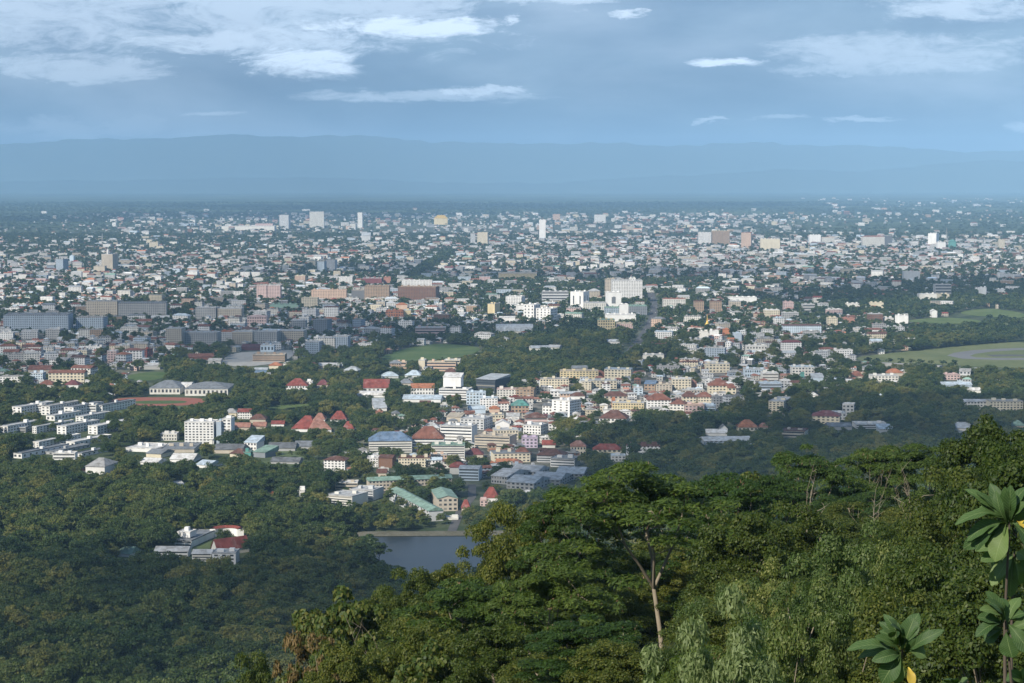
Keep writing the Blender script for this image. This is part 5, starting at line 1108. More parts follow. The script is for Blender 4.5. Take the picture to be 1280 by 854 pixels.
HB = np.where(big, r.uniform(9, 19, N), r.choice([3.6, 5.6, 6.4, 7.4, 9.0], N)) * np.where(Zn > 2, 1.1, 1.0)
block_dir = np.radians(np.where(np.sin(X * 0.0031 + 2) * np.sin(Y * 0.0023) > 0, -18, 9))
RB = block_dir + r.normal(0, 0.10, N) + np.where(r.uniform(0, 1, N) < 0.35, math.pi / 2, 0) * (~big)
okf = clear_of_foot(X, Y, WB * 0.42)
hp_ = HB * F / Y
okf &= ~hides(PX, PY, PY - hp_ * 1.3, WB * F / Y / 2, Y, 0.5) | (Y > 6500)
X, Y, Zn, PX, PY, big, WB, DB, HB, RB = [a[okf] for a in (X, Y, Zn, PX, PY, big, WB, DB, HB, RB)]
# keep the open places in view
ob = np.zeros(len(X), bool)
for f_ in (1.0, .6):
    ox, oy = gp(PX, np.maximum(PY - HB * F / Y * f_, 232))
    for poly in OPENG.values(): ob |= in_poly(ox, oy, poly)
X, Y, Zn, PX, PY, big, WB, DB, HB, RB = [a[~ob] for a in (X, Y, Zn, PX, PY, big, WB, DB, HB, RB)]
# thin out overlaps
order = np.argsort(-WB); cell = {}; ok = np.zeros(len(X), bool)
for i in order:
    if Zn[i] > 2: ok[i] = True; continue
    cx, cy = int(X[i] // 30), int(Y[i] // 30); good = True; ri = max(WB[i], DB[i]) * .5
    for ax in (-1, 0, 1):
        for ay_ in (-1, 0, 1):
            for (xx, yy, rr) in cell.get((cx + ax, cy + ay_), ()):
                if (X[i] - xx) ** 2 + (Y[i] - yy) ** 2 < (ri * .82 + rr * .82) ** 2: good = False
    if good: cell.setdefault((cx, cy), []).append((X[i], Y[i], ri)); ok[i] = True
X, Y, Zn, PX, PY, big, WB, DB, HB, RB = [a[ok] for a in (X, Y, Zn, PX, PY, big, WB, DB, HB, RB)]
N = len(X)
wi, wk = pick(WALLS, N, r); ri_, rk_ = pick(ROOFS, N, r)
flat = (r.uniform(0, 1, N) < np.where(big, 0.72, 0.22))
hipped = r.uniform(0, 1, N) < 0.5
ri_ = np.where(flat & (r.uniform(0, 1, N) < 0.75), r.choice([rk_.index('lgrey'), rk_.index('grey'), rk_.index('white'), rk_.index('lgrey')], N), ri_)
row = np.where(big & (HB < 12.5))[0]
order = np.argsort(Y)
LIM = {'house': 225, 'apartment_building': 110, 'shop_row': 110}; used = {k: 0 for k in LIM}
single = np.zeros(N, bool); items = []
inview = (PX > -5) & (PX < 1285)
for i in order:
    kind = 'house' if not big[i] else ('shop_row' if HB[i] < 12.5 else 'apartment_building')
    if used[kind] >= LIM[kind] or not inview[i]: continue
    used[kind] += 1; single[i] = True
    wn, rn = wk[wi[i]], rk_[ri_[i]]; w, d, h = float(WB[i]), float(DB[i]), float(HB[i])
    rk = 'f' if flat[i] else ('h' if hipped[i] else 'g')
    hm = 0 if rk == 'f' else d * 0.24
    root = link(kind, None, None, (float(X[i]), float(Y[i]), 0), float(RB[i]))
    block(root, w, d, h, wn, (rk, rn, hm), 0, oy=-d / 2, facade=True)
    nm = {'house': 'house', 'shop_row': 'shop row', 'apartment_building': 'block'}[kind]
    cat = {'house': 'house', 'shop_row': 'shops', 'apartment_building': 'apartments'}[kind]
    a_, b2 = WORD.get(wn, wn), WORD.get(rn, rn)
    desc = f'{a_} {nm} with {"flat " if rk == "f" else ""}{b2} roof'
    tag(root, None, cat, {'house': 'houses among the trees of the town', 'shop_row': 'shop rows along the streets', 'apartment_building': 'apartment blocks of the town'}[kind])
    items.append((root, desc, float(PX[i]), float(PY[i])))
one_label_each(items)

# the rest of the town, thousands of roofs reaching to the hills, as one mass
def mass(idx):
    n = len(idx); x, y, w, d, h, a = X[idx], Y[idx], WB[idx], DB[idx], HB[idx], RB[idx]
    fl = flat[idx]; hm = np.where(fl, 0.0, d * 0.24); ins = np.where(hipped[idx], d * 0.45, 0.0)
    lx = np.stack([-w / 2, w / 2, w / 2, -w / 2, -w / 2, w / 2, w / 2, -w / 2, -w / 2 - .4, w / 2 + .4, w / 2 + .4, -w / 2 - .4, -w / 2 + ins, w / 2 - ins], 1)
    ly = np.stack([-d / 2, -d / 2, d / 2, d / 2, -d / 2, -d / 2, d / 2, d / 2, -d / 2 - .4, -d / 2 - .4, d / 2 + .4, d / 2 + .4, 0 * d, 0 * d], 1)
    z0 = np.zeros(n); lz = np.stack([z0, z0, z0, z0, h, h, h, h, h + .03, h + .03, h + .03, h + .03, h + .05 + hm, h + .05 + hm], 1)
    # on flat roofs the ridge becomes a stair box
    for c, (sx, sy) in ((12, (-1, 0)), (13, (1, 0))):
        lx[:, c] = np.where(fl, sx * w * 0.22, lx[:, c]); lz[:, c] = np.where(fl, h + .05 + 0.35, lz[:, c])
    ca, sa = np.cos(a)[:, None], np.sin(a)[:, None]
    v = np.stack([x[:, None] + lx * ca - ly * sa, y[:, None] + lx * sa + ly * ca, lz], -1).reshape(-1, 3)
    o = (np.arange(n) * 14)[:, None]
    q = np.array([[0, 1, 5, 4], [1, 2, 6, 5], [2, 3, 7, 6], [3, 0, 4, 7], [8, 9, 13, 12], [10, 11, 12, 13]]); tr = np.array([[9, 10, 13], [11, 8, 12]])
    Q = (o[:, :, None] + q[None]).reshape(-1, 4); T3 = (o[:, :, None] + tr[None]).reshape(-1, 3)
    P = np.array([PAL[k] for k in wk]); R_ = np.array([PAL[k] for k in rk_])
    jit = r.uniform(0.8, 1.08, (n, 1)); wc = np.clip(P[wi[idx]] * jit, 0, .85); rc = R_[ri_[idx]] * r.uniform(.75, 1.2, (n, 1))
    cq = np.stack([wc, wc, wc, wc, rc, rc], 1).reshape(-1, 3); ct = np.stack([rc, rc], 1).reshape(-1, 3)
    col = np.concatenate([cq, ct]); col = np.concatenate([col, np.ones((len(col), 1))], 1)
    uv = np.zeros((n, 6, 4, 2), np.float32)
    for k, L_ in enumerate((w, d, w, d)):
        uv[:, k, 1, 0] = L_; uv[:, k, 2, 0] = L_; uv[:, k, 2, 1] = h; uv[:, k, 3, 1] = h
    uv = np.concatenate([uv.reshape(-1, 2), np.zeros((len(T3) * 3, 2), np.float32)])
    mi = np.concatenate([np.tile([1, 1, 1, 1, 0, 0], n), np.zeros(2 * n, int)])
    return np_mesh('town_buildings', v, [Q, T3], [M['far_wall'], M['far_facade']], mat_idx=mi, uv=uv, col=col)
tag(link('town_buildings', mass(np.where(~single)[0])), kind='stuff')
HX, HY, HR = X.copy(), Y.copy(), np.maximum(WB, DB) * 0.5
print('buildings', N, 'single', int(single.sum()), 'landmarks', len(LAND))

# ------------------------------------------------------------------ cars on the avenue and in the campus car park
def car_parts():
    b = MB(); b.add([(-2.1, -.85, .35), (2.1, -.85, .35), (2.1, .85, .35), (-2.1, .85, .35), (-2.15, -.88, .85), (2.1, -.88, .78), (2.1, .88, .78), (-2.15, .88, .85)],
                    [(0, 1, 5, 4), (1, 2, 6, 5), (2, 3, 7, 6), (3, 0, 4, 7), (4, 5, 6, 7), (3, 2, 1, 0)])
    c = MB(); c.add([(-1.7, -.8, .86), (1.0, -.8, .83), (1.0, .8, .83), (-1.7, .8, .86), (-1.3, -.68, 1.45), (.35, -.68, 1.45), (.35, .68, 1.45), (-1.3, .68, 1.45)],
                    [(0, 1, 5, 4), (1, 2, 6, 5), (2, 3, 7, 6), (3, 0, 4, 7), (4, 5, 6, 7)])
    w = MB()
    for sx in (-1.3, 1.3):
        for sy in (-.8, .8): w.tube([(sx, sy - .1, .32), (sx, sy + .1, .32)], [.32, .32], 10)
    return b.mesh('body', M['roof']), c.mesh('cabin', M['glass']), w.mesh('wheels', M['asphalt'])
cb, cc, cw = car_parts()
def car(x, y, a, col, z):
    o = link('car', None, None, (x, y, z), a); link('body', cb, o, color=PAL[col]); link('cabin', cc, o); link('wheel', cw, o); return o
rc_ = random.Random(5); items = []
for rd, n, side in (('avenue', 30, 1), ('car_park_road', 12, 0), ('campus_road', 8, 1)):
    pts = [gp(*p) for p in ROADS[rd][0]]
    for i in range(n):
        s = (i + rc_.uniform(.2, .8)) / n * (len(pts) - 1); k = min(int(s), len(pts) - 2); f_ = s - k
        (ax, ay), (bx, by) = pts[k], pts[k + 1]; ln = math.hypot(bx - ax, by - ay); ux, uy = (bx - ax) / ln, (by - ay) / ln
        off = rc_.choice([-4.2, -1.8, 1.8, 4.2]) if rd == 'avenue' else rc_.choice([-3, 3]) if rd == 'campus_road' else (-5.5 if i % 2 else 5.5)
        x, y = ax + (bx - ax) * f_ - uy * off, ay + (by - ay) * f_ + ux * off
        cn = rc_.choice(['white', 'white', 'lgrey', 'slate', 'dgrey', 'red', 'silver'])
        o = car(float(x), float(y), math.atan2(uy, ux), cn, 0.34); px, py = proj(x, y, 0)
        tag(o, None, 'car', 'cars on the roads of the town'); items.append((o, f'{WORD.get(cn, cn)} car on the {rd.replace("car_park_road", "car park").replace("_road", " road")}', float(px), float(py)))
one_label_each(items)
# ------------------------------------------------------------------ trees
def leaf_set(c, nrm, ln, wd, r, droop=0.0):
    """pointed leaves (four-sided) at points c, facing nrm"""
    n = len(c); nrm = nrm / np.maximum(np.linalg.norm(nrm, axis=1, keepdims=True), 1e-6)
    t_ = r.normal(size=(n, 3)); t_[:, 2] -= droop; t_ -= nrm * (t_ * nrm).sum(1, keepdims=True); t_ /= np.maximum(np.linalg.norm(t_, axis=1, keepdims=True), 1e-6)
    s_ = np.cross(nrm, t_); ln = np.asarray(ln).reshape(-1, 1); wd = np.asarray(wd).reshape(-1, 1)
    return np.stack([c - t_ * ln / 2, c + s_ * wd / 2 + t_ * ln * .05, c + t_ * ln / 2, c - s_ * wd / 2 + t_ * ln * .05], 1).reshape(-1, 3)
def leaf_mesh(name, vs, mat):
    v = np.concatenate(vs); n = len(v) // 4; return np_mesh(name, v, [np.arange(n * 4).reshape(n, 4)], [mat])
def ball(n, r):
    d = r.normal(size=(n, 3)); return d / np.linalg.norm(d, axis=1, keepdims=True)

def crown_lumps(r, n, R, H, z0, flatten=1.0, fill=0.25):
    """centres of leaf lumps over an uneven dome of radius R and height H starting at z0"""
    d = ball(n * 3, r); d = d[d[:, 2] > -0.35][:n]
    rad = np.where(r.uniform(0, 1, len(d)) < fill, r.uniform(.3, .75, len(d)), r.uniform(.78, 1.05, len(d)))
    dirs = 1 + 0.22 * np.sin(3 * np.arctan2(d[:, 1], d[:, 0]) + r.uniform(0, 6)) * (1 - np.abs(d[:, 2])) + 0.12 * r.normal(size=len(d))
    c = d * rad[:, None] * dirs[:, None]
    return np.stack([c[:, 0] * R, c[:, 1] * R, z0 + H * 0.38 + c[:, 2] * H * 0.62], 1)
def lump_leaves(r, centres, rl, per, ln, wd, up=0.35, droop=0.0, flat_=0.75):
    vs = []
    for c in centres:
        k = rl * r.uniform(.7, 1.3); n = max(6, int(per * (k / rl) ** 2 * r.uniform(.8, 1.2))); d = ball(n, r); d[:, 2] = np.where(d[:, 2] < -.3, -d[:, 2], d[:, 2])
        p = c + d * (k * r.uniform(.55, 1.05, (n, 1))) * np.array([1, 1, flat_])
        vs.append(leaf_set(p, d + r.normal(0, .55, (n, 3)) + np.array([0, 0, up]), ln * r.uniform(.7, 1.3, n), wd * r.uniform(.7, 1.3, n), r, droop))
    return vs
def limbs(r, top, trunk_r, ends, bend=0.25, fork=0.45, lean=(0, 0)):
    """tapered trunk with limbs running to the given ends"""
    b = MB(); T0 = Vector((lean[0], lean[1], top)); ctl = []
    for i in range(6):
        f_ = i / 5; ctl.append(Vector((lean[0] * f_ + r.normal(0, .04) * top * bend * (f_ > 0), lean[1] * f_ + r.normal(0, .04) * top * bend * (f_ > 0), top * f_ - (0.9 if i == 0 else 0))))
    b.tube(ctl, [trunk_r * (1.25 if i == 0 else 1 - 0.10 * i) for i in range(6)], 8)
    for e in ends:
        e = Vector(e); s = ctl[int(r.integers(3, 6))] if fork < 1 else ctl[5]; mid = s.lerp(e, .5) + Vector((r.normal(0, .12), r.normal(0, .12), r.uniform(-.02, .16))) * (e - s).length
        q = [s, s.lerp(mid, .5) + Vector((0, 0, .04)) * (e - s).length, mid, mid.lerp(e, .55), e]
        rr = trunk_r * r.uniform(.38, .6); b.tube(q, [rr, rr * .8, rr * .6, rr * .38, rr * .14], 6)
    return b
def sub(a, n, r): return [tuple(a[i]) for i in r.choice(len(a), min(n, len(a)), replace=False)]

def forest_variant(seed, R, H, nl=40, per=80, ln=.95, wd=.6):
    r = np.random.default_rng(seed); c = crown_lumps(r, nl, R, H * .72, H * .28)
    return leaf_mesh('crown', lump_leaves(r, c, R * .36, per, ln, wd), M['forest_leaf']), limbs(r, H * .42, .28, sub(c, 6, r)).mesh('trunk', M['dark_bark'], True)
FV = [forest_variant(100 + i, R, H) for i, (R, H) in enumerate([(6.0, 11.5), (6.8, 12.5), (5.4, 12), (7.4, 11.5), (5.6, 10.5), (4.4, 13.5)])]
def far_variant(seed):
    r = np.random.default_rng(seed); c = crown_lumps(r, 9, 4.8, 8.5, 2.2)
    return leaf_mesh('crown', lump_leaves(r, c, 2.5, 17, 2.5, 1.8), M['city_leaf']), limbs(r, 4.5, .3, sub(c, 3, r)).mesh('trunk', M['dark_bark'], True)
AV = [far_variant(200 + i) for i in range(5)]

def albizia(seed, R=6.8, H=14.0, n_pad=64, per=330, deep=.42, off=0.0, fork=.30):
    """feathery tree: pale forking limbs under flat layered pads of fine leaves"""
    r = np.random.default_rng(seed); a = r.uniform(0, 2 * math.pi, n_pad); rad = np.sqrt(r.uniform(0.01, 1, n_pad)) * R * (1 + .30 * np.sin(3 * a + seed) * np.sin(2 * a + 2 * seed))
    z = H * (1 - .28 * (rad / R) ** 2) - r.uniform(0, 1, n_pad) ** 1.5 * H * deep
    xa = r.uniform(0, 6.28, n_pad // 4); xr = r.uniform(.15, .8, n_pad // 4) * R
    c = np.stack([rad * np.cos(a) + off, rad * np.sin(a), z], 1); c = np.concatenate([c, np.stack([xr * np.cos(xa) + off, xr * np.sin(xa), H * (.98 - .22 * xr / R) - r.uniform(0, 1.6, len(xa))], 1)]); vs, pods = [], []
    for p in c:
        k = r.uniform(.9, 1.9); n = int(per * k / 1.4); q = np.sqrt(r.uniform(0, 1, n)) * k; t_ = r.uniform(0, 2 * math.pi, n)
        k2 = r.uniform(.6, 1.1); o = np.stack([q * np.cos(t_), q * np.sin(t_) * k2, .22 * k * (1 - (q / k) ** 2) + r.normal(0, .10, n)], 1)
        nr = np.stack([.45 * o[:, 0] / k, .45 * o[:, 1] / k, np.ones(n)], 1) + r.normal(0, .33, (n, 3))
        vs.append(leaf_set(p + o, nr, r.uniform(.3, .62, n), r.uniform(.10, .2, n), r))
        if r.uniform() < .4:
            m_ = 14; po = np.stack([r.normal(0, k * .35, m_), r.normal(0, k * .35, m_), r.uniform(-.3, .35, m_)], 1); pods.append(leaf_set(p + po, np.stack([r.normal(size=m_), r.normal(size=m_), .2 * r.normal(size=m_)], 1), r.uniform(.2, .42, m_), np.full(m_, .1), r, 2.5))
    b = MB(); base = Vector((0, 0, -1.2)); fk = Vector((r.normal(0, .5), r.normal(0, .5), H * fork)); b.tube([base, base.lerp(fk, .5) + Vector((.15, .1, 0)), fk], [.21, .17, .15], 8)
    mains = []
    for i in range(4):
        t_ = 2 * math.pi * (i + r.uniform(-.25, .25)) / 4; e = Vector((math.cos(t_) * R * .5 + off, math.sin(t_) * R * .5, H * r.uniform(.78, .9))); mid = fk.lerp(e, .5) + Vector((math.cos(t_) * .5, math.sin(t_) * .5, r.uniform(-.3, .6)))
        ch = [fk, fk.lerp(mid, .5) + Vector((r.normal(0, .15), r.normal(0, .15), .1)), mid, mid.lerp(e, .5) + Vector((r.normal(0, .25), r.normal(0, .25), .1)), e]; mains.append(ch); b.tube(ch, [.13, .105, .085, .065, .04], 7)
    nodes = [q for ch in mains for q in ch[1:]]
    for p in c:
        e = Vector(p); s = sorted(nodes, key=lambda q: (q - e).length + (2.0 if q.z > e.z else 0))[int(r.integers(0, 2))]; mid = s.lerp(e, .5) + Vector((r.normal(0, .2), r.normal(0, .2), -.12)); 
        if (s - e).length < 2.8: b.tube([s, mid, e], [.036, .026, .01], 5)
    return leaf_mesh('crown', vs, M['feather_leaf']), b.mesh('trunk', M['bark'], True), leaf_mesh('seed_pods', pods, M['pod'])
ALB = [albizia(31), albizia(32, 6.2, 14, 58), albizia(33, 7.2, 13.4, 72), albizia(36, 7.2, 14, 56, 320, .40, -1.6, .36)]

def bush(seed, R, H, nl, rl, per, ln, wd, mat, droop=0.0, up=.35, stems=9, bark='bark', z=.2, flat_=.75):
    r = np.random.default_rng(seed); c = crown_lumps(r, nl, R, H * (1 - z), H * z, fill=.18)
    return leaf_mesh('crown', lump_leaves(r, c, rl, per, ln, wd, up, droop, flat_), M[mat]), limbs(r, H * .45, .13, sub(c, stems, r), .5).mesh('trunk', M[bark], True)
BRO = [bush(41, 4.2, 9.5, 84, .95, 330, .23, .13, 'broad_leaf'), bush(42, 4.6, 9, 90, .92, 330, .22, .125, 'broad_leaf'), bush(43, 3.8, 10.5, 80, .88, 330, .24, .14, 'broad_leaf', stems=14)]
PAL_ = [bush(51, 3.6, 6.2, 66, .72, 330, .19, .085, 'pale_leaf', .5, .35), bush(52, 3.9, 5.8, 72, .70, 330, .18, .08, 'pale_leaf', .4, .4), bush(53, 3.4, 6.6, 60, .75, 330, .20, .085, 'pale_leaf', .6, .35), bush(54, 3.6, 6.2, 60, .62, 260, .26, .085, 'palest_leaf', .8, .4)]
VIN = [bush(61, 2.6, 9, 58, .72, 130, .34, .28, 'vine_leaf', .8, .1, z=.08), bush(62, 3.0, 8.2, 60, .75, 130, .34, .28, 'vine_leaf', .8, .1, z=.05)]
RST = [bush(71, 2.6, 6.5, 40, .7, 130, .28, .16, 'rust_leaf', .6, .2)]
def bare(seed, H):
    r = np.random.default_rng(seed); e = [(r.normal(0, H * .22), r.normal(0, H * .22), H * r.uniform(.6, 1)) for _ in range(5)]
    b = limbs(r, H * .62, .07, e, .4, .4, (H * .1, 0))
    for q in e:
        for _ in range(4):
            s = Vector(q).lerp(Vector((0, 0, H * .5)), r.uniform(.05, .5)); d = Vector((r.normal(0, .5), r.normal(0, .5), r.uniform(.1, .8))) * r.uniform(.5, 1.4); b.tube([s, s + d * .5 + Vector((r.normal(0, .1), 0, .05)), s + d], [.022, .014, .006], 4)
    return b.mesh('trunk', M['bark'], True)
BARE = [bare(81, 8), bare(82, 7)]

def plant(name, parts, x, y, z, rot, sx, sz, cat, label=None, group=None):
    o = tag(link(name, None, None, (x, y, z), rot, (sx, sx, sz)), label, cat, group)
    for nm, me in parts:
        q = link(nm, me, o)
        if nm == 'seed_pods': q['kind'] = 'stuff'
    return o

# --- trees of the near spur: px of the middle, distance, py of the top, crown width in px
SPUR = [
 ('feathery_tree', 3, 832, 135, 578, 250, 'big feathery tree with a pale forked trunk in the middle of the foreground'),
 ('feathery_tree', 1, 705, 150, 612, 150, 'feathery tree leaning out at the left behind the big pale-forked one'),
 ('feathery_tree', 2, 905, 152, 585, 150, 'feathery tree close right of the big pale-forked one'),
 ('feathery_tree', 1, 685, 108, 706, 190, 'dark feathery tree low in front of the big pale-forked one'),
 ('feathery_tree', 2, 600, 128, 712, 190, 'feathery tree with layered pads below the reservoir'),
 ('feathery_tree', 0, 735, 92, 772, 170, 'low feathery tree with flat pads at the bottom middle'),
 ('feathery_tree', 0, 1015, 232, 556, 125, 'flat-topped feathery tree at the left of the far umbrella trees'),
 ('feathery_tree', 2, 1090, 245, 548, 120, 'flat-topped feathery tree in the middle of the far umbrella trees'),
 ('feathery_tree', 1, 1150, 225, 556, 120, 'flat-topped feathery tree over a white bare trunk at the right'),
 ('feathery_tree', 1, 965, 215, 596, 120, 'feathery tree below the left of the far umbrella trees'),
 ('feathery_tree', 0, 1060, 205, 612, 130, 'feathery tree below the middle of the far umbrella trees'),
 ('feathery_tree', 2, 1195, 260, 578, 110, 'feathery tree behind the right-hand leafy wall'),
 ('feathery_tree', 1, 840, 185, 612, 130, 'feathery tree seen through the gap right of the pale forked trunk'),
 ('broadleaf_tree', 0, 628, 155, 648, 100, 'yellow-green broadleaf tree with pale twisting branches beside the reservoir'),
 ('broadleaf_tree', 2, 668, 160, 655, 90, 'broadleaf tree with pale branches right of the one beside the reservoir'),
 ('broadleaf_tree', 1, 568, 172, 700, 90, 'small broadleaf tree against the lower edge of the reservoir'),
 ('broadleaf_tree', 0, 520, 165, 726, 100, 'broadleaf tree at the lower left of the reservoir'),
 ('broadleaf_tree', 1, 540, 118, 765, 130, 'olive broadleaf tree left of the layered feathery tree'),
 ('broadleaf_tree', 2, 620, 98, 800, 130, 'olive broadleaf tree at the bottom edge left of the middle'),
 ('broadleaf_tree', 0, 480, 178, 748, 90, 'round broadleaf tree right of the vine covered trees'),
 ('vine_covered_tree', 0, 437, 142, 748, 95, 'tall lumpy tree smothered in creepers at the lower left'),
 ('vine_covered_tree', 1, 395, 150, 775, 85, 'shorter creeper covered tree left of the tall lumpy one'),
 ('rusty_tree', 0, 372, 150, 790, 60, 'rusty brown leaved tree at the left end of the foreground'),
 ('rusty_tree', 0, 412, 128, 795, 60, 'rusty brown leaved bush in front of the creeper covered trees'),
 ('broadleaf_tree', 1, 490, 118, 812, 120, 'dark broadleaf tree at the bottom edge right of the creeper covered trees'),
 ('vine_covered_tree', 0, 545, 100, 815, 100, 'creeper covered bush at the bottom edge below the olive tree'),
 ('broadleaf_tree', 2, 430, 115, 826, 100, 'low broadleaf bush at the bottom edge below the tall creeper tree'),
 ('broadleaf_tree', 0, 320, 160, 838, 90, 'low broadleaf bush at the far left of the foreground'),
 ('pale_shrub', 3, 905, 50, 784, 190, 'palest fine-leaved shrub at the bottom edge right of the middle'),
 ('pale_shrub', 1, 915, 92, 722, 120, 'pale shrub right of the pale forked trunk'),
 ('pale_shrub', 2, 950, 84, 735, 120, 'pale shrub between the forked trunk and the flowering shrub'),
 ('pale_shrub', 0, 1065, 88, 672, 160, 'tall pale flowering-looking shrub in the right middle'),
 ('pale_shrub', 1, 1000, 78, 716, 130, 'pale shrub in front of the tall pale flowering-looking one'),
 ('pale_shrub', 2, 1120, 80, 722, 130, 'pale shrub right of the tall pale flowering-looking one'),
 ('broadleaf_tree', 2, 935, 120, 665, 140, 'green broadleaf tree above the pale shrubs'),
 ('vine_covered_tree', 1, 950, 160, 600, 60, 'narrow creeper column rising right of the big feathery tree'),
 ('broadleaf_tree', 0, 1000, 128, 648, 130, 'bright green broadleaf tree below the far umbrella trees'),
 ('broadleaf_tree', 1, 1140, 118, 640, 140, 'broadleaf tree under the white bare trunks'),
 ('broadleaf_tree', 2, 1235, 122, 556, 150, 'dark leafy tree, left crest of the leafy wall at the right edge'),
 ('broadleaf_tree', 1, 1285, 112, 535, 150, 'dark leafy tree, highest crest of the leafy wall at the right edge'),
 ('broadleaf_tree', 0, 1200, 105, 610, 150, 'dark leafy tree low in the leafy wall at the right edge'),
 ('broadleaf_tree', 2, 1265, 84, 612, 190, 'leafy tree behind the large-leaved plant at the right'),
 ('broadleaf_tree', 1, 1190, 76, 668, 170, 'leafy tree left of the large-leaved plants'),
 ('broadleaf_tree', 0, 1110, 62, 768, 190, 'dark bush behind the lowest large-leaved plant'),
 ('broadleaf_tree', 2, 1230, 58, 748, 200, 'dark bush at the lower right corner'),
 ('pale_shrub', 2, 1010, 62, 782, 150, 'olive shrub left of the lowest large-leaved plant'),
 ('feathery_tree', 2, 880, 66, 800, 130, 'blue-green feathery bush behind the palest shrub'),
 ('broadleaf_tree', 1, 1020, 52, 825, 120, 'dark bush at the bottom edge right of the palest shrub'),
 ('broadleaf_tree', 0, 845, 76, 828, 100, 'dark bush at the bottom edge left of the palest shrub'),
]
KIND = {'feathery_tree': (ALB, 14.0, 13.6, 'tree'), 'broadleaf_tree': (BRO, 9.6, 8.6, 'tree'), 'pale_shrub': (PAL_, 6.2, 7.4, 'shrub'), 'vine_covered_tree': (VIN, 8.6, 5.8, 'tree'), 'rusty_tree': (RST, 6.5, 5.4, 'tree')}
rt = np.random.default_rng(21); SPUR_XY = []
for nm, vi, px, dist, top, wpx, lab in SPUR:
    tab, H0, W0, cat = KIND[nm]; x, y, zt = at(px, top, dist); zg = float(terrain(x, y)); H = max(zt - zg, 2.0)
    sx = wpx * dist / F / W0; sz = H / H0
    if sz > sx * 1.7: zg += (sz - sx * 1.7) * H0 * 0; 
    ms = tab[vi % len(tab)]
    parts = [('crown', ms[0]), ('trunk', ms[1])] + ([('seed_pods', ms[2])] if len(ms) > 2 else [])
    plant(nm, parts, x, y, zg, rt.uniform(0, 6.28) if vi != 3 else .35, sx, sz, cat, fresh(lab), 'trees and shrubs of the near slope'); SPUR_XY.append((x, y))
for px, dist, by, hpx, vi, lab in [(1140, 175, 665, 90, 0, 'bare white-barked tree standing at the right under the far umbrella trees'), (1098, 180, 660, 70, 1, 'bare brownish dead tree left of the white-barked one'),
                                   (468, 130, 845, 75, 1, 'bare pinkish dead tree at the lower left beside the creeper tree'), (148, 1085, 812, 26, 1, 'bare grey tree in the dark forest at the lower left'), (1000, 165, 625, 55, 0, 'bare twisted dead tree left of the far umbrella trees')]:
    x, y, zb = at(px, by, dist); zg = float(terrain(x, y)); zt = at(px, by - hpx, dist)[2]; s_ = (zt - zg) / (8 if vi == 0 else 7)
    plant('bare_tree', [('trunk', BARE[vi])], x, y, zg, rt.uniform(0, 6), min(s_ * .5, .9) if dist < 500 else 1.6, s_, 'tree', fresh(lab), 'trees and shrubs of the near slope')

# --- scattered masses by geometry nodes (leaf crowns of the trees above, set out one by one)
def gn_scatter(name, pts, rot, scl, idx, sources):
    me = bpy.data.meshes.new(name); me.vertices.add(len(pts)); me.vertices.foreach_set('co', np.asarray(pts, np.float32).ravel())
    set_attr(me, 'turn', 'FLOAT', 'POINT', rot, 'value'); set_attr(me, 'size', 'FLOAT_VECTOR', 'POINT', scl, 'vector')
    a = me.attributes.new('pick', 'INT', 'POINT'); a.data.foreach_set('value', np.asarray(idx, np.int32))
    o = tag(link(name, me), kind='stuff'); ng = bpy.data.node_groups.new(name, 'GeometryNodeTree')
    ng.interface.new_socket('Geometry', in_out='INPUT', socket_type='NodeSocketGeometry'); ng.interface.new_socket('Geometry', in_out='OUTPUT', socket_type='NodeSocketGeometry')
    n, l = ng.nodes, ng.links; gi, go = n.new('NodeGroupInput'), n.new('NodeGroupOutput'); jo = n.new('GeometryNodeJoinGeometry')
    for s in reversed(sources):
        oi = n.new('GeometryNodeObjectInfo'); oi.inputs['Object'].default_value = s; oi.inputs['As Instance'].default_value = True; l.new(oi.outputs['Geometry'], jo.inputs[0])
    ip = n.new('GeometryNodeInstanceOnPoints'); ip.inputs['Pick Instance'].default_value = True
    def attr(nm, ty):
        q = n.new('GeometryNodeInputNamedAttribute'); q.data_type = ty; q.inputs['Name'].default_value = nm; return [s for s in q.outputs if s.enabled][0]
    cx = n.new('ShaderNodeCombineXYZ'); l.new(attr('turn', 'FLOAT'), cx.inputs[2]); er = n.new('FunctionNodeEulerToRotation'); l.new(cx.outputs[0], er.inputs[0])
    l.new(gi.outputs[0], ip.inputs['Points']); l.new(jo.outputs[0], ip.inputs['Instance']); l.new(attr('pick', 'INT'), ip.inputs['Instance Index']); l.new(er.outputs[0], ip.inputs['Rotation']); l.new(attr('size', 'FLOAT_VECTOR'), ip.inputs['Scale'])
    l.new(ip.outputs[0], go.inputs[0]); md = o.modifiers.new('scatter', 'NODES'); md.node_group = ng; return o

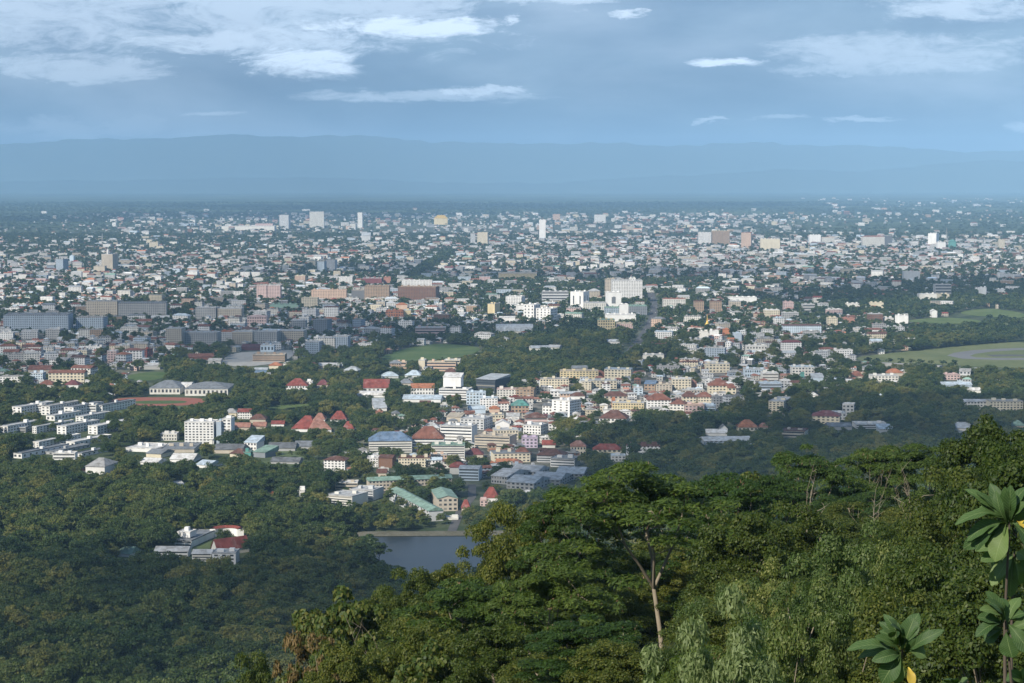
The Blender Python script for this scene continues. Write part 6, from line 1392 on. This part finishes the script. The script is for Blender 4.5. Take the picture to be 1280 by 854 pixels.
LINE = ([0, 260, 350, 430, 500, 590, 620, 690, 780, 900, 960, 1100, 1180, 1280, 1400], [870, 850, 800, 756, 738, 705, 662, 622, 598, 606, 614, 575, 580, 548, 540])
def under_line(px, py): return py > np.interp(px, *LINE)
def tree_points(y0, y1, step, r, p):
    x, y = scatter(y0, y1, step, r); px, py = proj(x, y, terrain(x, y)); k = r.uniform(0, 1, len(x)) < p(px, py, x, y); return x[k], y[k]
HCELL = {}
for hx, hy, hr in zip(HX, HY, HR):
    if hy < 5200: HCELL.setdefault((int(hx // 25), int(hy // 25)), []).append((hx, hy, hr))
def off_houses(x, y, front):
    ok = np.ones(len(x), bool)
    for i in range(len(x)):
        cx, cy = int(x[i] // 25), int(y[i] // 25)
        for ax in (-1, 0, 1):
            for ay_ in (-1, 0, 1):
                for hx, hy, hr in HCELL.get((cx + ax, cy + ay_), ()):
                    if (x[i] - hx) ** 2 + (y[i] + front - hy) ** 2 < (hr + 1.2) ** 2 or (x[i] - hx) ** 2 + (y[i] - hy) ** 2 < (hr + 0.8) ** 2: ok[i] = False
    return ok
def blocks_open(px, py, hpx):
    bad = np.zeros(len(px), bool)
    for f_ in (.98, .7, .45):
        for off in (-4, 0, 4):
            ox, oy = gp(px + off, np.maximum(py - hpx * f_, 232))
            for poly in OPENG.values(): bad |= in_poly(ox, oy, poly)
    return bad
r = np.random.default_rng(77)
# near plain and slopes
x, y = tree_points(420, 3300, 9.6, r, lambda px, py, x, y: np.where(y < 1300, 0.97, np.clip(1.0 - 1.2 * density(px, py), 0.12, 0.97)))
pq, qq_ = proj(x, y, terrain(x, y) + 16); keep = (under_line(pq, qq_) | (y > 940)) & ~open_ground(x, y, 5.5) & clear_of_foot(x, y, 3.0)
wat = OPENG['reservoir']
cx_ = np.array([q[0] for q in wat]); keep &= ~((y > 1335) & (y < 1545) & (x > -112) & (x < 75) & in_poly(x, y - 14, wat))
da = ((x - a0.x) * dp.x + (y - a0.y) * dp.y); keep &= ~((da > -6) & (da < 18) & (x > a0.x - 6) & (x < a1.x))
sc_ = np.where(r.uniform(0, 1, len(x)) < .06, 1.55, np.clip(r.normal(.98, .28, len(x)), .5, 1.6)); sc_ = np.where(y > 1650, sc_ * .92, sc_)
pxt, pyt = proj(x, y, terrain(x, y)); s = F / y
belt = (da > 22) & (da < 80) & (x > a0.x - 30) & (x < a1.x); sc_ = np.where(belt, np.clip(sc_, .6, 1) * .8, sc_)
keep &= belt | ~hides(pxt, pyt, pyt - 12 * sc_ * s, 4.6 * sc_ * s, y, 0.3)
keep &= ~(blocks_open(pxt, pyt, 11.5 * sc_ * s) & (y > 1000) & (y < 3300))
x, y, sc_ = x[keep], y[keep], sc_[keep]
k = off_houses(x, y, 3.5); x, y, sc_ = x[k], y[k], sc_[k]
z = terrain(x, y) - 0.3; pxt, pyt = proj(x, y, z)
vis = (pxt > -8) & (pxt < 1288) & (pyt - 12 * F / y < 850) & (((y > 930) & (pxt < 620)) | ((y > 1480)))
cand = np.where(vis)[0]; cand = cand[np.argsort(y[cand])][:235]
DESC = ['round dark tree', 'broad bushy tree', 'narrow rounded tree', 'wide spreading tree', 'low leafy tree', 'tall slim tree']
vi = r.integers(0, 6, len(x)); rot = r.uniform(0, 6.28, len(x)); sz = np.stack([sc_, sc_, sc_ * r.uniform(.85, 1.2, len(x))], 1)
items = []; src = [None] * 6
for i in cand:
    o = plant('forest_tree', (('crown', FV[vi[i]][0]), ('trunk', FV[vi[i]][1])), float(x[i]), float(y[i]), float(z[i]), float(rot[i]), float(sz[i, 0]), float(sz[i, 2]), 'tree', None, 'trees of the forest below the slope')
    if src[vi[i]] is None: src[vi[i]] = o.children[0]
    size = 'small ' if sc_[i] < .85 else 'large ' if sc_[i] > 1.15 else ''
    items.append((o, size + DESC[vi[i]].replace('tree', 'forest tree'), float(pxt[i]), float(pyt[i])))
one_label_each(items)
rest = np.ones(len(x), bool); rest[cand] = False
gn_scatter('forest', np.stack([x, y, z], 1)[rest], rot[rest], sz[rest], vi[rest], src)
print('forest', int(rest.sum()))
# tall grey-green trees at the left shore of the reservoir
lake_items = []
for px, by, hpx, w in [(452, 712, 34, 26), (460, 700, 30, 24), (440, 705, 32, 26), (498, 722, 14, 14), (524, 724, 10, 12), (474, 705, 26, 20)]:
    X0, Y0 = gp(px, by); s = F / Y0
    o = plant('shore_tree', (('crown', FV[5][0]), ('trunk', FV[5][1])), float(X0), float(Y0), 0.3, px * .7, float(w / s / 8.4), float(hpx / s / 13.5), 'tree', None, 'trees on the reservoir shore')
    lake_items.append((o, ('tall' if hpx > 25 else 'small') + ' grey-green tree on the shore', float(px), float(by)))
one_label_each(lake_items)
# a row of single trees along the airfield fence
for i, px in enumerate([1085, 1096, 1110, 1126, 1139, 1150, 1163, 1178, 1192]):
    X0, Y0 = gp(px, 455 + i * .5); o = plant('fence_tree', (('crown', AV[i % 5][0]), ('trunk', AV[i % 5][1])), float(X0), float(Y0), 0.3, i, .95 + .12 * (i % 3), .85, 'tree', fresh(f'rounded dark tree, {["leftmost", "second", "third", "fourth", "fifth", "sixth", "seventh", "eighth", "last"][i]} from the left along the airfield wall'), 'row of trees along the airfield wall')
# town trees and woods farther out
src2 = [o.children[0] for o in bpy.data.objects if o.name.startswith('fence_tree')][:5]
x1, y1 = tree_points(3300, 5200, 13, r, lambda px, py, x, y: np.clip(1.1 - 1.0 * density(px, py), 0.28, 0.97))
k = ~open_ground(x1, y1, 5) & clear_of_foot(x1, y1, 3.0); x1, y1 = x1[k], y1[k]; k = off_houses(x1, y1, 3.0); x1, y1 = x1[k], y1[k]
px1, py1 = proj(x1, y1, 0); k = ~hides(px1, py1, py1 - 11 * F / y1, 4.5 * F / y1, y1, .3) & ~blocks_open(px1, py1, 9 * F / y1); x1, y1 = x1[k], y1[k]
s1 = np.clip(r.normal(1.05, .25, len(x1)), .55, 1.7)
x2, y2 = tree_points(5200, 9500, 21, r, lambda px, py, x, y: np.clip(1.05 - .65 * density(px, py), 0.42, 0.97)); s2 = np.clip(r.normal(1.05, .28, len(x2)), .6, 1.9)
x3, y3 = tree_points(9500, 22000, 70, r, lambda px, py, x, y: 0.25 + .65 * (np.sin(x * .0016 + 2 * np.sin(y * .0007)) * np.sin(y * .0011 + x * .0004) > -.15)); s3 = np.clip(r.normal(1.7, .5, len(x3)), .9, 3)
xc, yc = [], []
for (ax, ay_), (bx, by) in zip(canal[:-1], canal[1:]):
    n = int(math.hypot(bx - ax, by - ay_) / 7)
    for i in range(n): xc.append(ax + (bx - ax) * i / n + r.normal(0, 7)); yc.append(ay_ + (by - ay_) * i / n + r.normal(0, 7))
xs, ys_ = np.concatenate([x1, x2, x3, xc]), np.concatenate([y1, y2, y3, yc]); ss = np.concatenate([s1, s2, s3, np.full(len(xc), 1.5)])
fl_ = np.concatenate([np.ones(len(x1)), np.full(len(x2), .9), np.full(len(x3), .55), np.ones(len(xc))])
gn_scatter('town_trees', np.stack([xs, ys_, np.full(len(xs), -.2)], 1), r.uniform(0, 6.28, len(xs)), np.stack([ss, ss, ss * fl_ * .95], 1), r.integers(0, 5, len(xs)), src2)
print('town trees', len(xs))
# undergrowth of the near slope
yy, xx = np.mgrid[46:430:4.4, -110:130:4.4]
xu = (xx + r.uniform(-2, 2, xx.shape)).ravel(); yu = (yy + r.uniform(-2, 2, xx.shape)).ravel()
k = (np.abs(xu) < .3 * yu + 12); xu, yu = xu[k], yu[k]; zu = terrain(xu, yu); pq, qq_ = proj(xu, yu, zu + 6.5); k = under_line(pq, qq_ - 4) & ~((pq > 780) & (pq < 880) & (yu < 142) & (qq_ < 800)) & ~((pq > 800) & (pq < 1010) & (yu < 62)); xu, yu, zu = xu[k], yu[k], zu[k]
su = r.uniform(.42, .75, len(xu)) * np.clip(yu / 110, .5, 1.15)
find = lambda nm, mesh: [o for o in bpy.data.objects if o.data is mesh][0]
src3 = [find('c', BRO[0][0]), find('c', BRO[1][0]), find('c', BRO[2][0]), find('c', PAL_[0][0]), find('c', ALB[1][0])]
iu = r.choice([0, 1, 2, 3, 4], len(xu), p=[.3, .28, .24, .1, .08]); sv = np.where(iu == 4, su * .62, su)
gn_scatter('undergrowth', np.stack([xu, yu, zu - .4], 1), r.uniform(0, 6.28, len(xu)), np.stack([sv, sv, sv * .85], 1), iu, src3)

# ------------------------------------------------------------------ large-leaved shrubs close to the viewer
m, t, out = material('large_leaf')
uvn = t.new('ShaderNodeUVMap'); sp = t.new('ShaderNodeSeparateXYZ'); t.link(uvn.outputs[0], sp.inputs[0]); ge = t.new('ShaderNodeNewGeometry')
v_ = t.math('ABSOLUTE', t.math('SUBTRACT', sp.outputs[0], .5))
vein = t.math('FRACT', t.math('MULTIPLY', t.math('SUBTRACT', sp.outputs[1], t.math('MULTIPLY', v_, .35)), 13.0))
vm = t.math('MAXIMUM', t.smooth(t.math('ABSOLUTE', t.math('SUBTRACT', vein, .5)), .42, .5), t.smooth(v_, .03, .012))
base = t.ramp(ge.outputs['Random Per Island'], [(0, (.035, .078, .022)), (.55, (.062, .12, .034)), (1, (.17, .24, .075))])
base = t.mix(t.math('MULTIPLY', t.noise(ge.outputs['Position'], 9, 4), .45), base, (.03, .06, .02, 1))
base = t.mix(t.math('MULTIPLY', vm, .5), base, (.24, .31, .13, 1))
bp_ = t.new('ShaderNodeBump'); bp_.inputs['Strength'].default_value = .35; bp_.inputs['Distance'].default_value = .01; t.link(t.math('SUBTRACT', 1.0, vm), bp_.inputs['Height'])
p = t.new('ShaderNodeBsdfPrincipled'); t.link(base, p.inputs['Base Color']); p.inputs['Roughness'].default_value = .55; p.inputs['Specular IOR Level'].default_value = .3; t.link(bp_.outputs[0], p.inputs['Normal'])
tr = t.new('ShaderNodeBsdfTranslucent'); t.link(t.mix(1.0, base, (1.4, 1.6, .5, 1), 'MULTIPLY'), tr.inputs[0]); mx = t.new('ShaderNodeMixShader'); mx.inputs[0].default_value = .25
t.link(p.outputs[0], mx.inputs[1]); t.link(tr.outputs[0], mx.inputs[2]); t.link(mx.outputs[0], out.inputs[0]); M['large_leaf'] = m
m, t, out = material('yellow_leaf'); ge = t.new('ShaderNodeNewGeometry')
principled(t, out, t.mix(t.noise(ge.outputs['Position'], 14, 3), (.50, .40, .05, 1), (.28, .18, .04, 1)), .5); M['yellow_leaf'] = m

def big_leaf(base, tip, width, up, curl, cup=.16):
    """obovate leaf from base to tip, folded along the midrib and arching"""
    base, tip = Vector(base), Vector(tip); ax = tip - base; ln = ax.length; ax.normalize(); sd = ax.cross(Vector(up)).normalized(); nr = sd.cross(ax)
    NL, NW = 12, 6; v, uv_ = [], []
    for i in range(NL + 1):
        f_ = i / NL; hw = width / 2 * (math.sin(math.pi * f_ ** 1.55) ** .7 if 0 < f_ < 1 else 0) + .004; arch = curl * ln * math.sin(math.pi * f_) - curl * ln * .35 * f_ ** 2
        for j in range(NW + 1):
            g = j / NW * 2 - 1; wave = .02 * ln * math.sin(f_ * 17 + j) * abs(g)
            v.append(tuple(base + ax * (ln * f_) + sd * (hw * g) + nr * (arch + cup * width * abs(g) ** 1.4 * math.sin(math.pi * min(1, f_ + .05)) + wave))); uv_.append((j / NW, f_))
    fs = [(i * (NW + 1) + j, i * (NW + 1) + j + 1, (i + 1) * (NW + 1) + j + 1, (i + 1) * (NW + 1) + j) for i in range(NL) for j in range(NW)]
    return v, fs, uv_
def leaf_object(name, leaves, parent, mat):
    V_, Fs, UV_ = [], [], []
    for v, fs, uv_ in leaves:
        o = len(V_); V_ += v; Fs += [tuple(i + o for i in q) for q in fs]; UV_ += [uv_[i] for q in fs for i in q]
    me = np_mesh(name, V_, [np.array(Fs)], [mat], uv=UV_, smooth=True); return link(name, me, parent)
rl = random.Random(9)
def leaf_plant(dist, clusters, yellow, foot, lab):
    fx, fy, _ = at(*foot, dist); fz = float(terrain(fx, fy + .3)) - .2; fy += .3
    root = tag(link('large_leaved_shrub', None, None, (fx, fy, fz)), fresh(lab), 'shrub', 'large-leaved shrubs in front of the viewpoint')
    O = Vector((fx, fy, fz)); leaves, ye = [], []; b = MB(); fork = None
    for (cx, cy, dd, tips) in clusters:
        c = Vector(at(cx, cy, dist + dd)) - O; h = Vector((c.x * .25 + rl.uniform(-.1, .1), rl.uniform(-.2, .2), c.z * .45))
        b.tube([Vector((0, 0, 0)), h, h.lerp(c, .6) + Vector((0, .08, -.12)), c], [.020, .016, .011, .007], 7)
        for (tx, ty, w) in tips:
            ln_px = math.hypot(tx - cx, ty - cy); depth = rl.uniform(-.16, .10) if ln_px > 25 else rl.uniform(-.30, -.2)
            T = Vector(at(tx, ty, dist + dd + depth)) - O; s0 = c + (T - c).normalized() * .03 + Vector((0, 0, rl.uniform(-.05, .03)))
            up = Vector((rl.uniform(-.8, .5), -.6, rl.uniform(.2, 1.3)))
            leaves.append(big_leaf(s0, s0.lerp(T, .90), w * .74 * dist / F, up, rl.uniform(.04, .2), rl.uniform(.08, .26)))
            if rl.random() < .55:
                T2 = c + (T - c) * rl.uniform(.5, .75) + Vector((rl.uniform(-.06, .06), rl.uniform(-.12, .05), rl.uniform(-.05, .08))); leaves.append(big_leaf(s0, T2, w * .6 * dist / F, up + Vector((rl.uniform(-.5, .5), 0, rl.uniform(-.3, .3))), rl.uniform(.04, .2)))
    for (cx, cy, tx, ty, w) in yellow: ye.append(big_leaf(Vector(at(cx, cy, dist)) - O, Vector(at(tx, ty, dist - .1)) - O, w * dist / F, Vector((.2, -.8, .4)), .1))
    link('stem', b.mesh('stem', M['dark_bark'], True), root); leaf_object('foliage', leaves, root, M['large_leaf'])
    if ye: leaf_object('yellow_leaf', ye, root, M['yellow_leaf'])
leaf_plant(14, [(1262, 652, 0, [(1188, 652, 20), (1203, 605, 18), (1236, 599, 22), (1263, 603, 20), (1284, 602, 22), (1203, 676, 24), (1214, 690, 26), (1241, 706, 34), (1292, 690, 30), (1301, 640, 24), (1198, 690, 26), (1222, 632, 24), (1310, 610, 24), (1250, 625, 18)]),
                (1268, 690, .5, [(1215, 686, 22), (1238, 712, 26), (1236, 735, 26), (1270, 740, 26), (1300, 720, 30), (1262, 752, 26), (1222, 702, 22)])],
           [(1270, 650, 1283, 660, 9)], (1275, 800), 'large-leaved shrub with one yellow leaf at the right edge')
leaf_plant(13, [(1257, 777, 0, [(1232, 735, 22), (1219, 770, 22), (1216, 796, 20), (1228, 803, 26), (1266, 826, 34), (1292, 820, 28), (1296, 770, 24), (1276, 742, 22), (1252, 745, 16), (1240, 742, 18), (1224, 758, 22), (1305, 795, 26)]),
                (1285, 845, .4, [(1255, 850, 22), (1270, 870, 26), (1310, 850, 26), (1260, 838, 18)])],
           [], (1290, 900), 'large-leaved shrub low in the right corner below the yellow-leaved one')
leaf_plant(15, [(1128, 812, 0, [(1053, 808, 26), (1067, 820, 20), (1104, 764, 18), (1098, 786, 20), (1144, 769, 30), (1184, 784, 18), (1130, 775, 18), (1100, 858, 34), (1118, 858, 24), (1088, 826, 20), (1092, 792, 20), (1160, 822, 26), (1122, 790, 18), (1150, 795, 18), (1112, 770, 20)])],
           [(1135, 834, 1140, 858, 11)], (1150, 900), 'large-leaved shrub with pale upper leaves at the bottom edge')
leaf_plant(16, [(1195, 858, 0, [(1178, 852, 16), (1190, 846, 16), (1210, 850, 18), (1180, 868, 16), (1215, 868, 18)])], [], (1198, 890), 'small leaf tips just showing at the bottom edge between the large-leaved shrubs')
